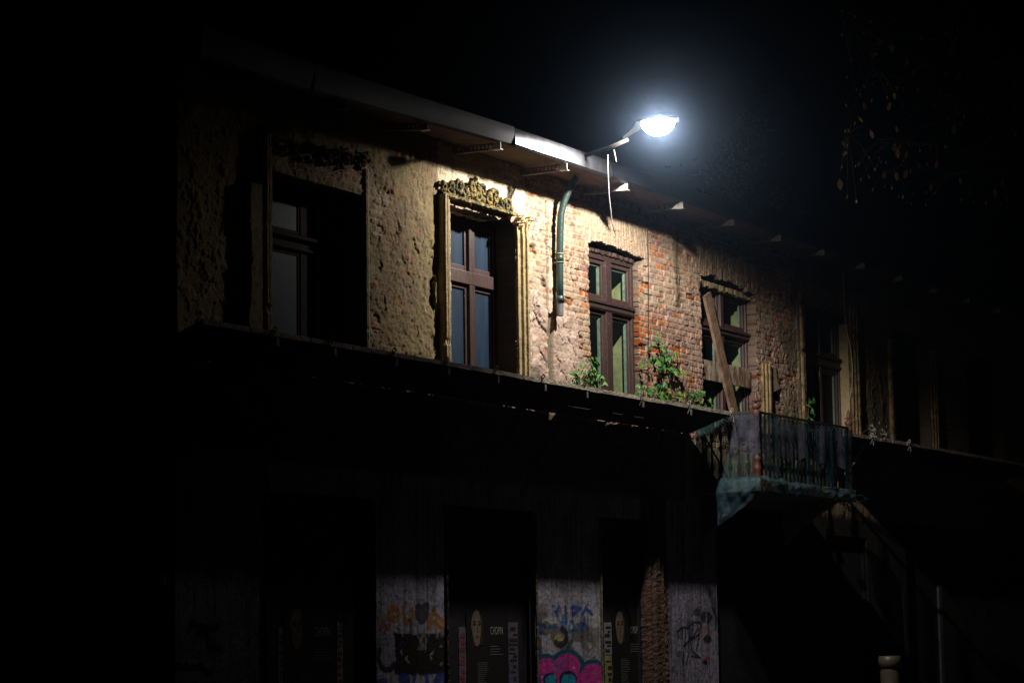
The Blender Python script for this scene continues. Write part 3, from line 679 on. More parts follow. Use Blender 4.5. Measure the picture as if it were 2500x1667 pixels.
for k in range(30):
    t = k / 29; s = 22.36 + 1.55 * t; v.tube([(s, -.02, OB+.03), (s + .02, -.055, OB+.045 + .015*math.sin(k*2)), (s+.05, -.02, OB+.02)], 0.016, 6)
v.build('stucco_ornament', M['moss'], house, smooth=True, label='mossy yellow scrollwork panel')
ragged(22.36, 23.98, OB + .02, 0.035, -0.085, 0.0, 'ornament_ledge', M['moss'], 0.008, 9)
# broken ear of the surround at its upper right
v = MB()
for k in range(24):
    s = 24.02 + .3*r_.random(); z = 6.42 + .14*r_.random(); v.tube([(s, 0.0, z), (s+.02, -.06-.04*r_.random(), z+.02), (s+.04, -.02, z-.02)], r_.uniform(.012, .025), 6)
v.build('surround_ear', M['trim'], house, smooth=True)

# ------------------------------------------------------------------ eave and roof
EY, EZ = -0.65, 7.14
rf = MB()
rf.quad((17.3, EY+.02, EZ+.21), (SR, EY+.02, EZ+.21), (SR, 5.5, EZ+2.2), (17.3, 5.5, EZ+2.2))
rf.quad((17.3, 11.4, EZ+.21), (SR, 11.4, EZ+.21), (SR, 5.5, EZ+2.2), (17.3, 5.5, EZ+2.2))
roof = rf.build('roof', M['roof'], house)
sf = MB(); r_ = random.Random(3)
xs_ = np.arange(17.3, 47.9, 0.1)
def sofz(s, y): return 7.165 + 0.018*math.sin(s*2.1+1) * (-y) + 0.012*math.sin(s*5.3) * (-y)/.65
for a in xs_:
    b = a + 0.1
    for (y0, y1) in ((0.0, -.2), (-.2, -.42), (-.42, EY + 0.03)):
        sf.quad((a, y0, sofz(a, y0)), (b, y0, sofz(b, y0)), (b, y1, sofz(b, y1)), (a, y1, sofz(a, y1)))
sf.build('soffit_board', M['soffit'], roof, smooth=True)
def sag(x): return min(.14, .034*max(0, 23.0-x))
seams = [17.3, 19.1, 20.95, 22.99, 25.3, 29.4, 32.6, 36.0, 40.0, 44.0, 48.0]
tilt = [-0.06, -0.05, -0.055, 0.0, 0.0, -0.02, -0.02, -0.02, 0, 0]
for k, (a, b) in enumerate(zip(seams[:-1], seams[1:])):
    v = MB(); t = tilt[k]; yo = -0.004 * (k % 2)
    n = max(2, int((b-a)/.25))
    for i in range(n):
        x0 = a + (b-a)*i/n + (0.004 if i == 0 else 0); x1 = a + (b-a)*(i+1)/n
        w0 = 0.003*math.sin(x0*3.1); w1 = 0.003*math.sin(x1*3.1)
        g0 = sag(x0); g1 = sag(x1)
        for q in range(5):
            ua, ub = q/5, (q+1)/5
            fy = lambda u: -t*.5 + t*u + .035*u*u
            i_ = len(v.v); v.v += [(x0, EY+yo+w0+fy(ua), EZ+.018-g0+(.192+g0*.5)*ua), (x1, EY+yo+w1+fy(ua), EZ+.018-g1+(.192+g1*.5)*ua), (x1, EY+yo+w1+fy(ub), EZ+.018-g1+(.192+g1*.5)*ub), (x0, EY+yo+w0+fy(ub), EZ+.018-g0+(.192+g0*.5)*ub)]; v.f.append((i_, i_+1, i_+2, i_+3))
        v.quad((x0, EY+yo+w0-t*.5, EZ+.018-g0), (x1, EY+yo+w1-t*.5, EZ+.018-g1), (x1, EY+yo+w1-t*.5+.03, EZ-.006-g1), (x0, EY+yo+w0-t*.5+.03, EZ-.006-g0))
        v.quad((x0, EY+yo+.03-t*.5+w0, EZ-.006-g0), (x1, EY+yo+.03-t*.5+w1, EZ-.006-g1), (x1, EY+.06, EZ+.02), (x0, EY+.06, EZ+.02))
    fo = v.build('fascia_sheet', M['metal' if k == 3 else 'metal2'], roof)  # only the sheet by the lamp stays bright, the rest are coloured as shaded
    bm_ = bmesh.new(); bm_.from_mesh(fo.data); bmesh.ops.remove_doubles(bm_, verts=bm_.verts, dist=.0005); bm_.to_mesh(fo.data); bm_.free(); fo.data.set_sharp_from_angle(angle=R(35)); fo.data.shade_smooth(); fo.data.set_sharp_from_angle(angle=R(35))
def perforated(v, p, q, w, th, pitch=0.05, up=(0, 0, 1)):
    """flat steel strip with slots from p to q; w across (along up), th thick"""
    p = Vector(p); q = Vector(q); d = q - p; L = d.length; d.normalize(); a = d.cross(Vector(up)).normalized(); b = a.cross(d).normalized()
    v.obox(p + b*(w*.38), q + b*(w*.38), th, w*.24, up); v.obox(p - b*(w*.38), q - b*(w*.38), th, w*.24, up)
    n = int(L / pitch)
    for i in range(n+1):
        c = p + d * (L*i/n); v.obox(c - d*(pitch*.22), c + d*(pitch*.22), th, w*.53, up)
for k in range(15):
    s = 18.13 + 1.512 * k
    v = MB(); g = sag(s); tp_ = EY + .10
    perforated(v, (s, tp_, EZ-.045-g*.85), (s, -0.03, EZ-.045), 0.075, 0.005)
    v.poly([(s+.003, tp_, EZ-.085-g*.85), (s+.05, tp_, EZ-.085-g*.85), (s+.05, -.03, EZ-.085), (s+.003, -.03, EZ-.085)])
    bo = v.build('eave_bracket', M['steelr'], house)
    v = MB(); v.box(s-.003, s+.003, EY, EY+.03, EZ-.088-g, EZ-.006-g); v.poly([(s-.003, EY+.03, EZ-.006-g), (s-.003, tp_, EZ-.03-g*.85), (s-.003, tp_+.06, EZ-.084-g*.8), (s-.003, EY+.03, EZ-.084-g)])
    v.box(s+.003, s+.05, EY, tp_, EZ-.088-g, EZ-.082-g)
    v.build('bracket_tip', M['steel' if 20 < s < 28 else 'steeld'], bo)  # paler steel on tips near the lamp: its light is put into the colour

# ------------------------------------------------------------------ shopfront openings: shutters
for k, (a, b) in enumerate(LOW):
    v = MB(); y = 0.085
    v.box(a, b, y, y+.05, 0.15, 3.1)
    n = 4
    for i in range(n):
        x0 = a + (b-a)*i/n; x1 = a + (b-a)*(i+1)/n
        v.box(x0+.06, x1-.06, y-.0, y-.012, 0.3, 0.75) if k != 3 else None
    for xx in (a+.02, b-.06): v.box(xx, xx+.04, y-.04, y, .15, 3.1)
    v.build('door' , M['shutter'], house)
moulding([(27.12, .03), (27.12, -.05), (27.18, -.09), (27.25, -.06), (27.3, -.10), (27.42, -.10), (27.46, -.05), (27.55, -.08), (27.62, -.03), (27.64, 0.02)], 0.15, 3.1, 'pilaster', 14, worn=0.006, m_=mat('flaking_brown_render', (0.14, 0.08, 0.058), 0.9, scale=22, bump=0.9, bscale=50, col2=(0.07, 0.04, 0.03), fac=(0.4, 0.6)))
for xx, nm in ((21.04, 0), (22.46, 0), (24.42, 0), (26.0, 0), (19.14, 0)):
    moulding([(xx-.02, .01), (xx-.02, -.02), (xx, -.03), (xx+.015, -.02), (xx+.02, .01)], 0.15, 3.1, 'corner_bead', int(xx*10), worn=0.003, m_=M['balk'])

# ------------------------------------------------------------------ protective canopies
def canopy(s0, s1, label, gaps=()):
    t = thing('protective_canopy', label, 'canopy', 'board canopies over the pavement')
    v = MB(); r = random.Random(int(s0)); yb, zb, yf, zf = -0.02, 4.33, -0.65, 4.545
    n = int((s1-s0)/.28)
    for i in range(n):
        a = s0+(s1-s0)*i/n; b = s0+(s1-s0)*(i+1)/n+.004
        holes = [g for g in gaps if a <= g < b]
        segs = [(yb, zb, yf, zf)] if not holes else [(yb, zb, -.22, zb+(zf-zb)*.317), (-.235, zb+(zf-zb)*.34, yf, zf)]
        for (ya, za, yc, zc) in segs:
            v.obox(((a+b)/2, ya, za-.012), ((a+b)/2, yc, zc-.012), b-a, .018)
    v.build('roof_felt', M['under'], t)
    e = MB(); x = s0
    while x < s1 - .05:
        L = min(r.uniform(1.2, 2.6), s1 - x); dz = r.uniform(-.006, .006)
        m = 8
        for i in range(m):
            a = x + L*i/m; b = x + L*(i+1)/m - (.006 if i == m-1 else 0)
            j0 = r.uniform(-.003, .003); j1 = r.uniform(-.003, .003)
            e.box(a, b, yf-.03+j0, yf, zf-.038+dz+j1, zf+.008+dz+j0)
        x += L
    e.build('edge_board', M['board'], t)
    k = 0; s = s0 + .55
    for s in [q_ for q_ in (18.35, 19.3, 20.4, 21.4, 22.42, 23.45, 24.43, 25.84, 27.15, 28.40, 33.2, 34.7) if s0 < q_ < s1]:
        v = MB(); perforated(v, (s, -.03, 3.72), (s, yf-.06, zf+.045), 0.042, .006, .04, up=(0, 1, 0.3))
        v.build('strut', M['steeld'], t)
        v = MB(); v.obox((s+.03, yf-.012, zf-.11), (s+.03, yf-.05, zf-.035), .035, .006, up=(0, -1, .4)); v.box(s+.01, s+.05, yf-.062, yf-.056, zf-.13, zf-.06)
        v.build('clamp', M['steeld'], t)
    return t
canopy(17.28, 28.50, 'long dark board canopy under the four lit windows, left of the balcony', (24.9, 26.0, 26.6, 25.2))
canopy(32.45, 41.0, 'dark board canopy on the wall right of the balcony')

# ------------------------------------------------------------------ balcony
bal = thing('balcony', 'small iron-railed balcony wrapped in netting below the boarded window', 'balcony')
BS0, BS1, BY, BZ = 28.66, 31.78, -0.92, 3.68
MB().box(BS0-.05, BS1+.05, BY-.06, 0.0, BZ-.16, BZ).build('slab', M['balk'], bal, bevel=.01)
for s in (28.95, 31.5):
    MB().poly([(s-.08, -.02, BZ-.17), (s-.08, BY+.1, BZ-.17), (s-.08, -.25, BZ-.5), (s-.08, -.02, BZ-.75)]).poly([(s+.08, -.02, BZ-.17), (s+.08, BY+.1, BZ-.17), (s+.08, -.25, BZ-.5), (s+.08, -.02, BZ-.75)]).quad((s-.08, BY+.1, BZ-.17), (s+.08, BY+.1, BZ-.17), (s+.08, -.25, BZ-.5), (s-.08, -.25, BZ-.5)).quad((s-.08, -.25, BZ-.5), (s+.08, -.25, BZ-.5), (s+.08, -.02, BZ-.75), (s-.08, -.02, BZ-.75)).build('console', M['balk'], bal)
for s in (BS0, BS1):
    p = MB().lathe((s, BY, BZ), [(.05, 0), (.05, .12), (.062, .14), (.045, .17), (.042, .24), (.06, .26), (.045, .29), (.032, .34), (.03, .80), (.045, .84), (.05, .88), (.045, .9), (0, .9)], 12).build('corner_post', M['iron'], bal, smooth=True)
    MB().lathe((s, BY, BZ+.9), [(.03, 0), (.045, .02), (.06, .045), (.045, .075), (.022, .09), (.022, .105), (.055, .112), (.055, .12), (.028, .128), (.026, .17), (.014, .22), (0, .245)], 12).build('finial', M['iron'], p, smooth=True)
MB().box(BS0, BS1, BY-.02, BY+.02, BZ+.86, BZ+.89).box(BS0-.02, BS0+.02, BY, -.01, BZ+.86, BZ+.89).box(BS1-.02, BS1+.02, BY, -.01, BZ+.86, BZ+.89).build('handrail', M['black'], bal)
bme = MB().lathe((0, 0, 0), [(.014, 0), (.014, .1), (.034, .16), (.02, .22), (.014, .3), (.014, .5), (.03, .58), (.016, .64), (.014, .85)], 8).build('baluster', M['black'], bal, smooth=True)
bme.location = (BS0+.13, BY, BZ)
k = 1
spots = [(BS0 + .13*j, BY) for j in range(2, 24)] + [(BS0, BY + .13*j) for j in range(1, 7)] + [(BS1, BY + .13*j) for j in range(1, 7)]
for (x, y) in spots:
    o = bme.copy(); col.objects.link(o); o.parent = bal; o.location = (x, y, BZ)

# safety net round it
net = thing('safety_net', 'torn green and blue debris net draped round the balcony railing', 'net')
def sheet(pts_fn, nu, nv, name, m_):
    v = MB()
    for i in range(nu+1):
        for j in range(nv+1): v.v.append(pts_fn(i/nu, j/nv))
    for i in range(nu):
        for j in range(nv): v.f.append((i*(nv+1)+j, (i+1)*(nv+1)+j, (i+1)*(nv+1)+j+1, i*(nv+1)+j+1))
    return v.build(name, m_, net, smooth=True)
def fold(u, k=1.0): return 0.018*math.sin(u*31*k) + 0.012*math.sin(u*57*k+1) + .01*math.sin(u*13*k+2)
sheet(lambda u, t: (BS0-.03 + (BS1-BS0+.06)*u, BY-.05 + fold(u), BZ+.84 - .9*t), 120, 10, 'front_mesh', M['net'])
sheet(lambda u, t: (BS0-.045+fold(u*.3), BY-.04 + (.9)*u, BZ+.84 - (.95)*t), 40, 10, 'side_mesh', M['net'])
sheet(lambda u, t: (BS0-.02 + (BS1-BS0+.02)*u, BY-.075 + fold(u+.3), BZ+.82 - (.50+.03*math.sin(u*9)+.03*math.sin(u*23))*t), 120, 8, 'plastic_film', M['film'])
sheet(lambda u, t: (BS0-.07 + fold(u*.2), BY-.06 + .42*u, BZ+.84 - (.50+.04*math.sin(u*7))*t), 30, 6, 'plastic_film', M['film'])
def skirt(u, t):
    s = BS0-.06 + (BS1-BS0+.40)*u; b = math.sin(math.pi*min(1, t*1.1))
    top_ = BZ + .02 - .05*u + .015*math.sin(u*17) + .03*max(0, math.sin(u*6.5))
    dr = .16 + .05*math.sin(u*5+.5)
    return (s, BY - .05 - .12*b*(1-.3*u) + fold(u+.1)*(.6) + .012*math.sin(u*90+t*9) + .01*math.sin(t*17+u*30), top_ - dr*t*(1 + .25*math.sin(u*11)) - .03*u + (.02*math.sin(u*40+t*6)))
sheet(skirt, 140, 8, 'lower_fold', M['skirt'])
def skirt2(u, t):
    drop = .62*(1-u)**.7*(1.0) + .1
    return (BS0-.08 - .02*math.sin(t*6+u*3), BY-.06 + .58*(1-u) if False else BY-.06+.60*(1-u), BZ+.05 - drop*t)
sheet(lambda u, t: (BS0-.09 + .02*math.sin(t*7+u*4) - .05*math.sin(math.pi*t) + .014*math.sin(u*23+t*5) + .01*math.sin(t*21-u*9), BY-.08+.62*u, BZ+.03 - (.16+.46*u**.8)*t), 40, 12, 'lower_fold', M['skirt'])

# ------------------------------------------------------------------ street lamp on its arm
lamp = thing('street_lamp', 'lit street lamp on a grey arm reaching out over the eave', 'street lamp')
v = MB(); v.tube([(LX-.02, .25, 7.5), (LX-.02, -.1, 7.22+.22), (LX, -.4, 7.40), (LX, -.8, 7.36), (LX, -1.15, 7.43), (LX, -1.32, 7.47)][0:1] + [(LX, -.25, 7.30), (LX, -.6, 7.30), (LX, -.95, 7.36), (LX, -1.2, 7.43)], .024, 10)
v.build('arm', M['under'], lamp, smooth=True)
# housing: tapered shell
v = MB(); secs = [(-1.14, .028, .03, 7.40), (-1.2, .05, .035, 7.43), (-1.32, .09, .04, 7.49), (-1.40, .18, .05, 7.53), (-1.7, .185, .05, 7.54), (-1.80, .14, .04, 7.54), (-1.86, .03, .02, 7.54)]
i0 = 0; n = 16
for (y, wx, hz, zc) in secs:
    for j in range(n):
        a = 2*math.pi*j/n; cz = math.sin(a); v.v.append((LX + wx*math.cos(a), y, zc + .055 + (hz*cz if cz > 0 else 0.0*cz)))
for k in range(len(secs)-1):
    for j in range(n):
        if k >= 3 and j >= n//2: continue
        v.f.append((k*n+j, k*n+(j+1) % n, (k+1)*n+(j+1) % n, (k+1)*n+j))
v.build('lamp_head', M['lamphead'], lamp, smooth=True)
em = bpy.data.materials.new('lit_lamp_glass'); em.use_nodes = True; nn = em.node_tree.nodes
nn.remove(nn['Principled BSDF']); e = nn.new('ShaderNodeEmission'); e.inputs[0].default_value = (1.0, 0.95, 0.86, 1); e.inputs[1].default_value = 14.0
tp = nn.new('ShaderNodeBsdfTransparent'); ad = nn.new('ShaderNodeAddShader'); em.node_tree.links.new(e.outputs[0], ad.inputs[0]); em.node_tree.links.new(tp.outputs[0], ad.inputs[1])
em.node_tree.links.new(ad.outputs[0], nn['Material Output'].inputs[0])
v = MB(); prof = []
for i in range(9):
    a = math.pi/2*i/8; prof.append((math.cos(a), -math.sin(a)))
for (rr, dz) in prof:
    for j in range(20):
        an = 2*math.pi*j/20; v.v.append((LX + .17*rr*math.cos(an), LY + .21*rr*math.sin(an), 7.60 + .17*dz))
for k in range(8):
    for j in range(20): v.f.append((k*20+j, k*20+(j+1) % 20, (k+1)*20+(j+1) % 20, (k+1)*20+j))
v.build('lamp_glass', em, lamp, smooth=True)
ld = bpy.data.lights.new('lamp_bulb', 'POINT'); ld.energy = LAMP_W; ld.shadow_soft_size = 0.05; ld.color = (1.0, 0.915, 0.80)
ld.use_nodes = True; ln = ld.node_tree.nodes; ll = ld.node_tree.links
em2 = ln['Emission']; tc = ln.new('ShaderNodeTexCoord'); sx = ln.new('ShaderNodeSeparateXYZ'); ll.new(tc.outputs['Normal'], sx.inputs[0])
def mth(op, a, b=None, c=None):
    n_ = ln.new('ShaderNodeMath'); n_.operation = op
    for i, q_ in enumerate((a, b, c)):
        if q_ is None: continue
        if isinstance(q_, (int, float)): n_.inputs[i].default_value = q_
        else: ll.new(q_, n_.inputs[i])
    return n_.outputs[0]
def ramp(x, a, b, c, d):
    n_ = ln.new('ShaderNodeMapRange'); n_.interpolation_type = 'SMOOTHSTEP'
    ll.new(x, n_.inputs[0])
    for i, q_ in enumerate((a, b, c, d)): n_.inputs[i+1].default_value = q_
    return n_.outputs[0]
# the luminaire's own light distribution: wide to the right along the street, cut off at the far ends
ax = mth('ABSOLUTE', sx.outputs[0]); a4 = mth('POWER', ax, 4.0); st = mth('MULTIPLY_ADD', a4, 2.6, 1.0)
hx = mth('DIVIDE', sx.outputs[0], mth('SQRT', mth('ADD', mth('MULTIPLY', sx.outputs[0], sx.outputs[0]), mth('MULTIPLY', sx.outputs[1], sx.outputs[1]))))
st = mth('MULTIPLY', st, ramp(mth('MULTIPLY', sx.outputs[2], -1.0), .13, .345, 0.012, 1.0)); st = mth('MULTIPLY', st, ramp(mth('MULTIPLY', hx, -1.0), .76, .966, 1.0, 0.05))
ll.new(st, em2.inputs[1])
lo = bpy.data.objects.new('lamp_bulb', ld); col.objects.link(lo); lo.parent = lamp; lo.location = (LX, LY, 7.565)

# cables
tag(MB().tube([(*W(1484, 379, -1.1)[:1], -1.1, W(1484, 379, -1.1)[1])] + [(W(a, b, -1.1)[0], -1.1, W(a, b, -1.1)[1]) for a, b in ((1484, 410), (1485, 440), (1487, 480), (1491, 515), (1494, 545), (1502, 573))], 0.006, 6).build('cable', M['cable'], None, smooth=True), 'bright white cable end dangling from the lamp arm', 'cable')
tag(MB().tube([(W(a, b, -1.02)[0], -1.02, W(a, b, -1.02)[1]) for a, b in ((1499, 366), (1502, 380), (1505, 395))], 0.004, 5).build('cable', M['cabley'], None), 'short thin wire stub hanging from the lamp arm', 'cable')
tag(MB().tube([(W(a, b, -.3)[0], -.3, W(a, b, -.3)[1]) for a, b in ((2058, 640), (2060, 700), (2061, 745), (2066, 800), (2076, 850), (2081, 890), (2081, 930), (2076, 965), (2070, 995), (2062, 1020))], 0.005, 5).build('cable', M['cabley'], None, smooth=True), 'thin pale cable hanging in front of the window right of the balcony', 'cable')
tag(MB().tube([(27.42, -.03, 6.95), (27.40, -.035, 6.3), (27.37, -.035, 5.6), (27.33, -.035, 5.0), (27.30, -.03, 4.5)], 0.007, 6).build('cable', M['black'], None), 'thin black cable running down the bricks beside the ivy', 'cable')

# ------------------------------------------------------------------ green drain pipe
dp = thing('drainpipe', 'green drainpipe ending halfway down the wall between the lit windows', 'drainpipe')
ctr = [(25.05, -.30, 7.15), (25.03, -.25, 7.08), (25.0, -.20, 6.97), (24.975, -.155, 6.84), (24.955, -.125, 6.70), (24.945, -.115, 6.5), (24.94, -.105, 6.2), (24.935, -.105, 5.9), (24.93, -.105, 5.62)]
MB().tube(ctr, .043, 16).build('pipe', M['pipe'], dp, smooth=True)
MB().tube([(24.94, -.105, 6.21), (24.94, -.105, 6.12)], .049, 16).build('coupling', M['pipe'], dp, smooth=True)
MB().tube([(24.94, -.105, 6.225), (24.94, -.105, 6.21)], .055, 16).tube([(24.94, -.105, 6.12), (24.94, -.105, 6.108)], .053, 16).obox((24.94, -.05, 6.12), (24.94, .02, 6.12), .02, .03).build('clamp', M['clamp'], dp, smooth=True)
MB().tube([(24.93, -.105, 5.71), (24.93, -.105, 5.63)], .054, 16).build('coupling', M['pipe'], dp, smooth=True)
MB().tube([(24.93, -.105, 5.64), (24.925, -.105, 5.47)], .043, 16, cap=False).tube([(24.93, -.105, 5.64), (24.925, -.105, 5.475)], .037, 16).build('pipe_end', M['pipegrey'], dp, smooth=True)

# ------------------------------------------------------------------ planks on window four
a = W(1722, 722, .02); b = W(1790, 1010, .02)
pk = MB().obox((a[0]+.03, .035, a[1]), (b[0]+.03, .0, b[1]-.12), .22, .035, up=(0, 1, 0))
v = MB()
d = Vector((b[0]-a[0], 0, b[1]-a[1]-.15)); d.normalize()
A = Vector((a[0]+.02, -.01, a[1]+.02)); Bq = Vector((b[0]+.10, -.04, b[1]-.30))
dd = (Bq-A).normalized(); sd = dd.cross(Vector((0, 1, 0))).normalized()
n = 14
for i in range(n+1):
    p = A + (Bq-A)*(i/n); wv = .105 + .004*math.sin(i*1.7)
    for (q1, q2) in ((-1, 0), (1, 0), (1, 1), (-1, 1)): v.v.append(tuple(p + sd*wv*q1 + Vector((0, .04*q2, 0))))
for i in range(n):
    for j in range(4): v.f.append((i*4+j, i*4+(j+1) % 4, (i+1)*4+(j+1) % 4, (i+1)*4+j))
v.f += [(0, 1, 2, 3), (n*4, n*4+3, n*4+2, n*4+1)]
tag(v.build('wooden_plank', M['plank'], None, bevel=.004), 'brown plank leaning diagonally across the fourth window', 'plank')
v = MB(); z0_, z1_ = W(1780, 897, .06)[1]-.0, 0
tag(MB().box(28.99, 30.64, .055, .085, 5.09, 5.36).build('wooden_plank', M['rplank'], None, bevel=.004), 'peeling grey plank nailed level across the lower fourth window', 'plank')

# ------------------------------------------------------------------ plants
def leaf_ivy(v, p, size, nrm, r):
    n_ = Vector(nrm).normalized(); a = n_.cross(Vector((0, 0, 1)))
    if a.length < .1: a = Vector((1, 0, 0))
    a.normalize(); b = a.cross(n_).normalized(); ang = r.uniform(-2.4, -0.6) + math.pi/2*0
    ca, sa = math.cos(ang), math.sin(ang); u = a*ca + b*sa; w_ = -a*sa + b*ca
    sh = [(0, -.05), (.35, -.42), (.62, -.62), (.62, -.22), (1.0, 0), (.62, .22), (.62, .62), (.35, .42)]
    p = Vector(p); i = len(v.v)
    for (x, y) in sh: v.v.append(tuple(p + u*(x*size) + w_*(y*size) + n_*(-(abs(y))*size*.35 + r.uniform(-.04, .04)*size)))
    v.v.append(tuple(p + u*(.45*size) + n_*size*.08)); c = i + len(sh)
    for k in range(len(sh)): v.f.append((i+k, i+(k+1) % len(sh), c))
def ivy(name, label, stems, clusters, seed, yb=-.06, size=.088, spread=.07, group=None, m1='leaf', m2='leafy', cat='plant'):
    t = thing(name, label, cat, group); r = random.Random(seed)
    v = MB()
    for st_ in stems: v.tube([(W(a, b, yb)[0], yb, W(a, b, yb)[1]) for a, b in st_], .006, 5, r1=.003)
    v.build('stem', M['stem'], t)
    l1, l2 = MB(), MB()
    for (X, Y, n, sp, kind) in clusters:
        n = max(1, int(n*.62 + r.random()))
        sp = sp * 1.1
        s, z = W(X, Y, yb)
        for k in range(n):
            p = (s + r.gauss(0, sp), yb - abs(r.gauss(0, .04)), z + r.gauss(0, sp*.8))
            nr = (r.uniform(-.5, .8), -1, r.uniform(-.1, 1.0))
            leaf_ivy(l2 if (kind or r.random() < .18) else l1, p, size*r.uniform(.7, 1.25), nr, r)
    if l1.f: l1.build('foliage', M[m1], t)
    if l2.f: l2.build('foliage', M[m2], t, label='younger yellow-green leaves')
    return t
def z5(x, y): return (1540 + x/6.817, 780 + y/6.817)
cl = []
for (x, y, n, sp, kd) in ((430, 250, 4, .03, 1), (370, 295, 2, .02, 0), (490, 335, 3, .025, 1), (285, 395, 3, .03, 0), (350, 440, 2, .02, 0), (480, 425, 3, .025, 1), (520, 465, 3, .03, 0), (590, 510, 5, .04, 1), (650, 540, 4, .03, 1), (745, 490, 2, .02, 1),
                          (560, 580, 5, .03, 0), (610, 600, 3, .03, 0), (340, 600, 4, .035, 1), (410, 620, 4, .03, 0), (480, 650, 5, .04, 0), (130, 715, 3, .02, 1), (190, 715, 3, .03, 0), (250, 715, 4, .03, 0), (330, 715, 3, .03, 0),
                          (470, 750, 7, .04, 0), (540, 760, 8, .045, 0), (610, 770, 6, .035, 0), (660, 790, 5, .03, 0), (710, 810, 5, .03, 0), (770, 845, 5, .03, 0), (810, 865, 3, .02, 1), (540, 860, 5, .04, 0), (450, 960, 4, .04, 0), (510, 1040, 4, .04, 0),
                          (180, 1110, 8, .05, 0), (260, 1100, 7, .05, 0), (340, 1100, 6, .05, 0), (80, 1180, 6, .04, 0), (30, 1220, 4, .03, 0), (370, 1240, 9, .05, 0), (450, 1190, 7, .05, 0), (540, 1220, 8, .05, 0), (590, 1290, 8, .05, 1), (660, 1310, 8, .05, 0),
                          (760, 1190, 6, .04, 0), (820, 1240, 5, .05, 0), (900, 1190, 8, .035, 0), (980, 1200, 8, .035, 0), (1060, 1220, 8, .03, 0), (1110, 1240, 6, .03, 0), (1170, 1230, 5, .03, 1), (1080, 1360, 5, .04, 0), (1200, 1390, 6, .04, 1), (1290, 1430, 7, .04, 1), (900, 1290, 4, .05, 0), (1000, 1340, 4, .05, 0)):
    cl.append((*z5(x, y), n, sp, kd))
ivy('ivy', 'tall ivy climbing the brick pier between the third and fourth window', [[z5(*q_) for q_ in st_] for st_ in ([(490, 1330), (490, 1100), (500, 900), (510, 750), (520, 600), (500, 450), (430, 300)], [(500, 1180), (700, 1190), (900, 1200), (1100, 1240), (1290, 1430)], [(500, 780), (300, 720), (130, 720)], [(520, 760), (680, 800), (810, 870)])], cl, 5)
def z3(x, y): return (1280 + x/6.03, 680 + y/6.03)
cl = []
for (x, y, n, sp, kd) in ((940, 1150, 5, .035, 0), (1000, 1150, 4, .03, 1), (1000, 1200, 6, .04, 0), (1040, 1260, 4, .03, 1), (960, 1230, 6, .05, 0), (860, 1240, 4, .03, 1), (790, 1300, 5, .035, 1), (830, 1340, 4, .04, 0), (900, 1300, 4, .05, 0), (1060, 1360, 7, .04, 1), (960, 1360, 6, .05, 0),
                          (700, 1370, 5, .035, 1), (740, 1410, 6, .045, 0), (680, 1440, 5, .04, 1), (750, 1470, 7, .05, 0), (850, 1430, 6, .05, 0), (920, 1450, 6, .05, 0), (1000, 1420, 6, .04, 1), (1080, 1440, 4, .03, 0), (1090, 1520, 5, .03, 1), (1130, 1530, 4, .02, 1), (690, 1510, 7, .05, 0), (800, 1520, 8, .05, 0), (880, 1530, 7, .05, 0), (980, 1540, 5, .04, 1)):
    cl.append((*z3(x, y), n, sp, kd))
ivy('shrub', 'small leafy shrub rooted at the left foot of the third window', [[z3(*q_) for q_ in st_] for st_ in ([(820, 1600), (810, 1450), (880, 1300), (980, 1180)], [(820, 1600), (740, 1450), (700, 1380)], [(830, 1580), (950, 1480), (1130, 1520)], [(820, 1550), (900, 1420), (1060, 1340)])], cl, 6, yb=-.10, size=.074)
ivy('shrub', 'dim green sapling growing at the left jamb of the window over the balcony end', [[(1972, 1025), (1974, 990), (1976, 970)]], [(1975, 975, 3, .03, 0), (1974, 992, 5, .04, 0), (1980, 1008, 4, .04, 0), (1970, 1018, 5, .04, 0)], 8, yb=-.1, size=.10)
ivy('shrub', 'green weeds growing inside the netted balcony', [[(1920, 1150), (1925, 1100), (1930, 1050)], [(1880, 1160), (1890, 1120)], [(1960, 1165), (1965, 1120)]],
    [(1928, 1060, 5, .04, 1), (1926, 1080, 5, .04, 1), (1908, 1072, 3, .04, 0), (1895, 1140, 6, .06, 1), (1912, 1130, 7, .06, 0), (1928, 1140, 6, .05, 1), (1955, 1138, 4, .05, 1), (1970, 1140, 4, .05, 1), (1900, 1150, 5, .05, 0), (1995, 1085, 3, .04, 0), (1818, 1118, 4, .04, 1)], 9, yb=-.8, size=.06)
ivy('dry_weed', 'dry grey weeds caught on the right-hand canopy edge', [[(2100, 1062), (2120, 1045), (2150, 1050), (2165, 1058)]], [(2125, 1048, 10, .08, 0), (2140, 1044, 12, .08, 0), (2155, 1050, 10, .08, 0)], 10, yb=-.5, size=.09, m1='leafg', m2='leafg')

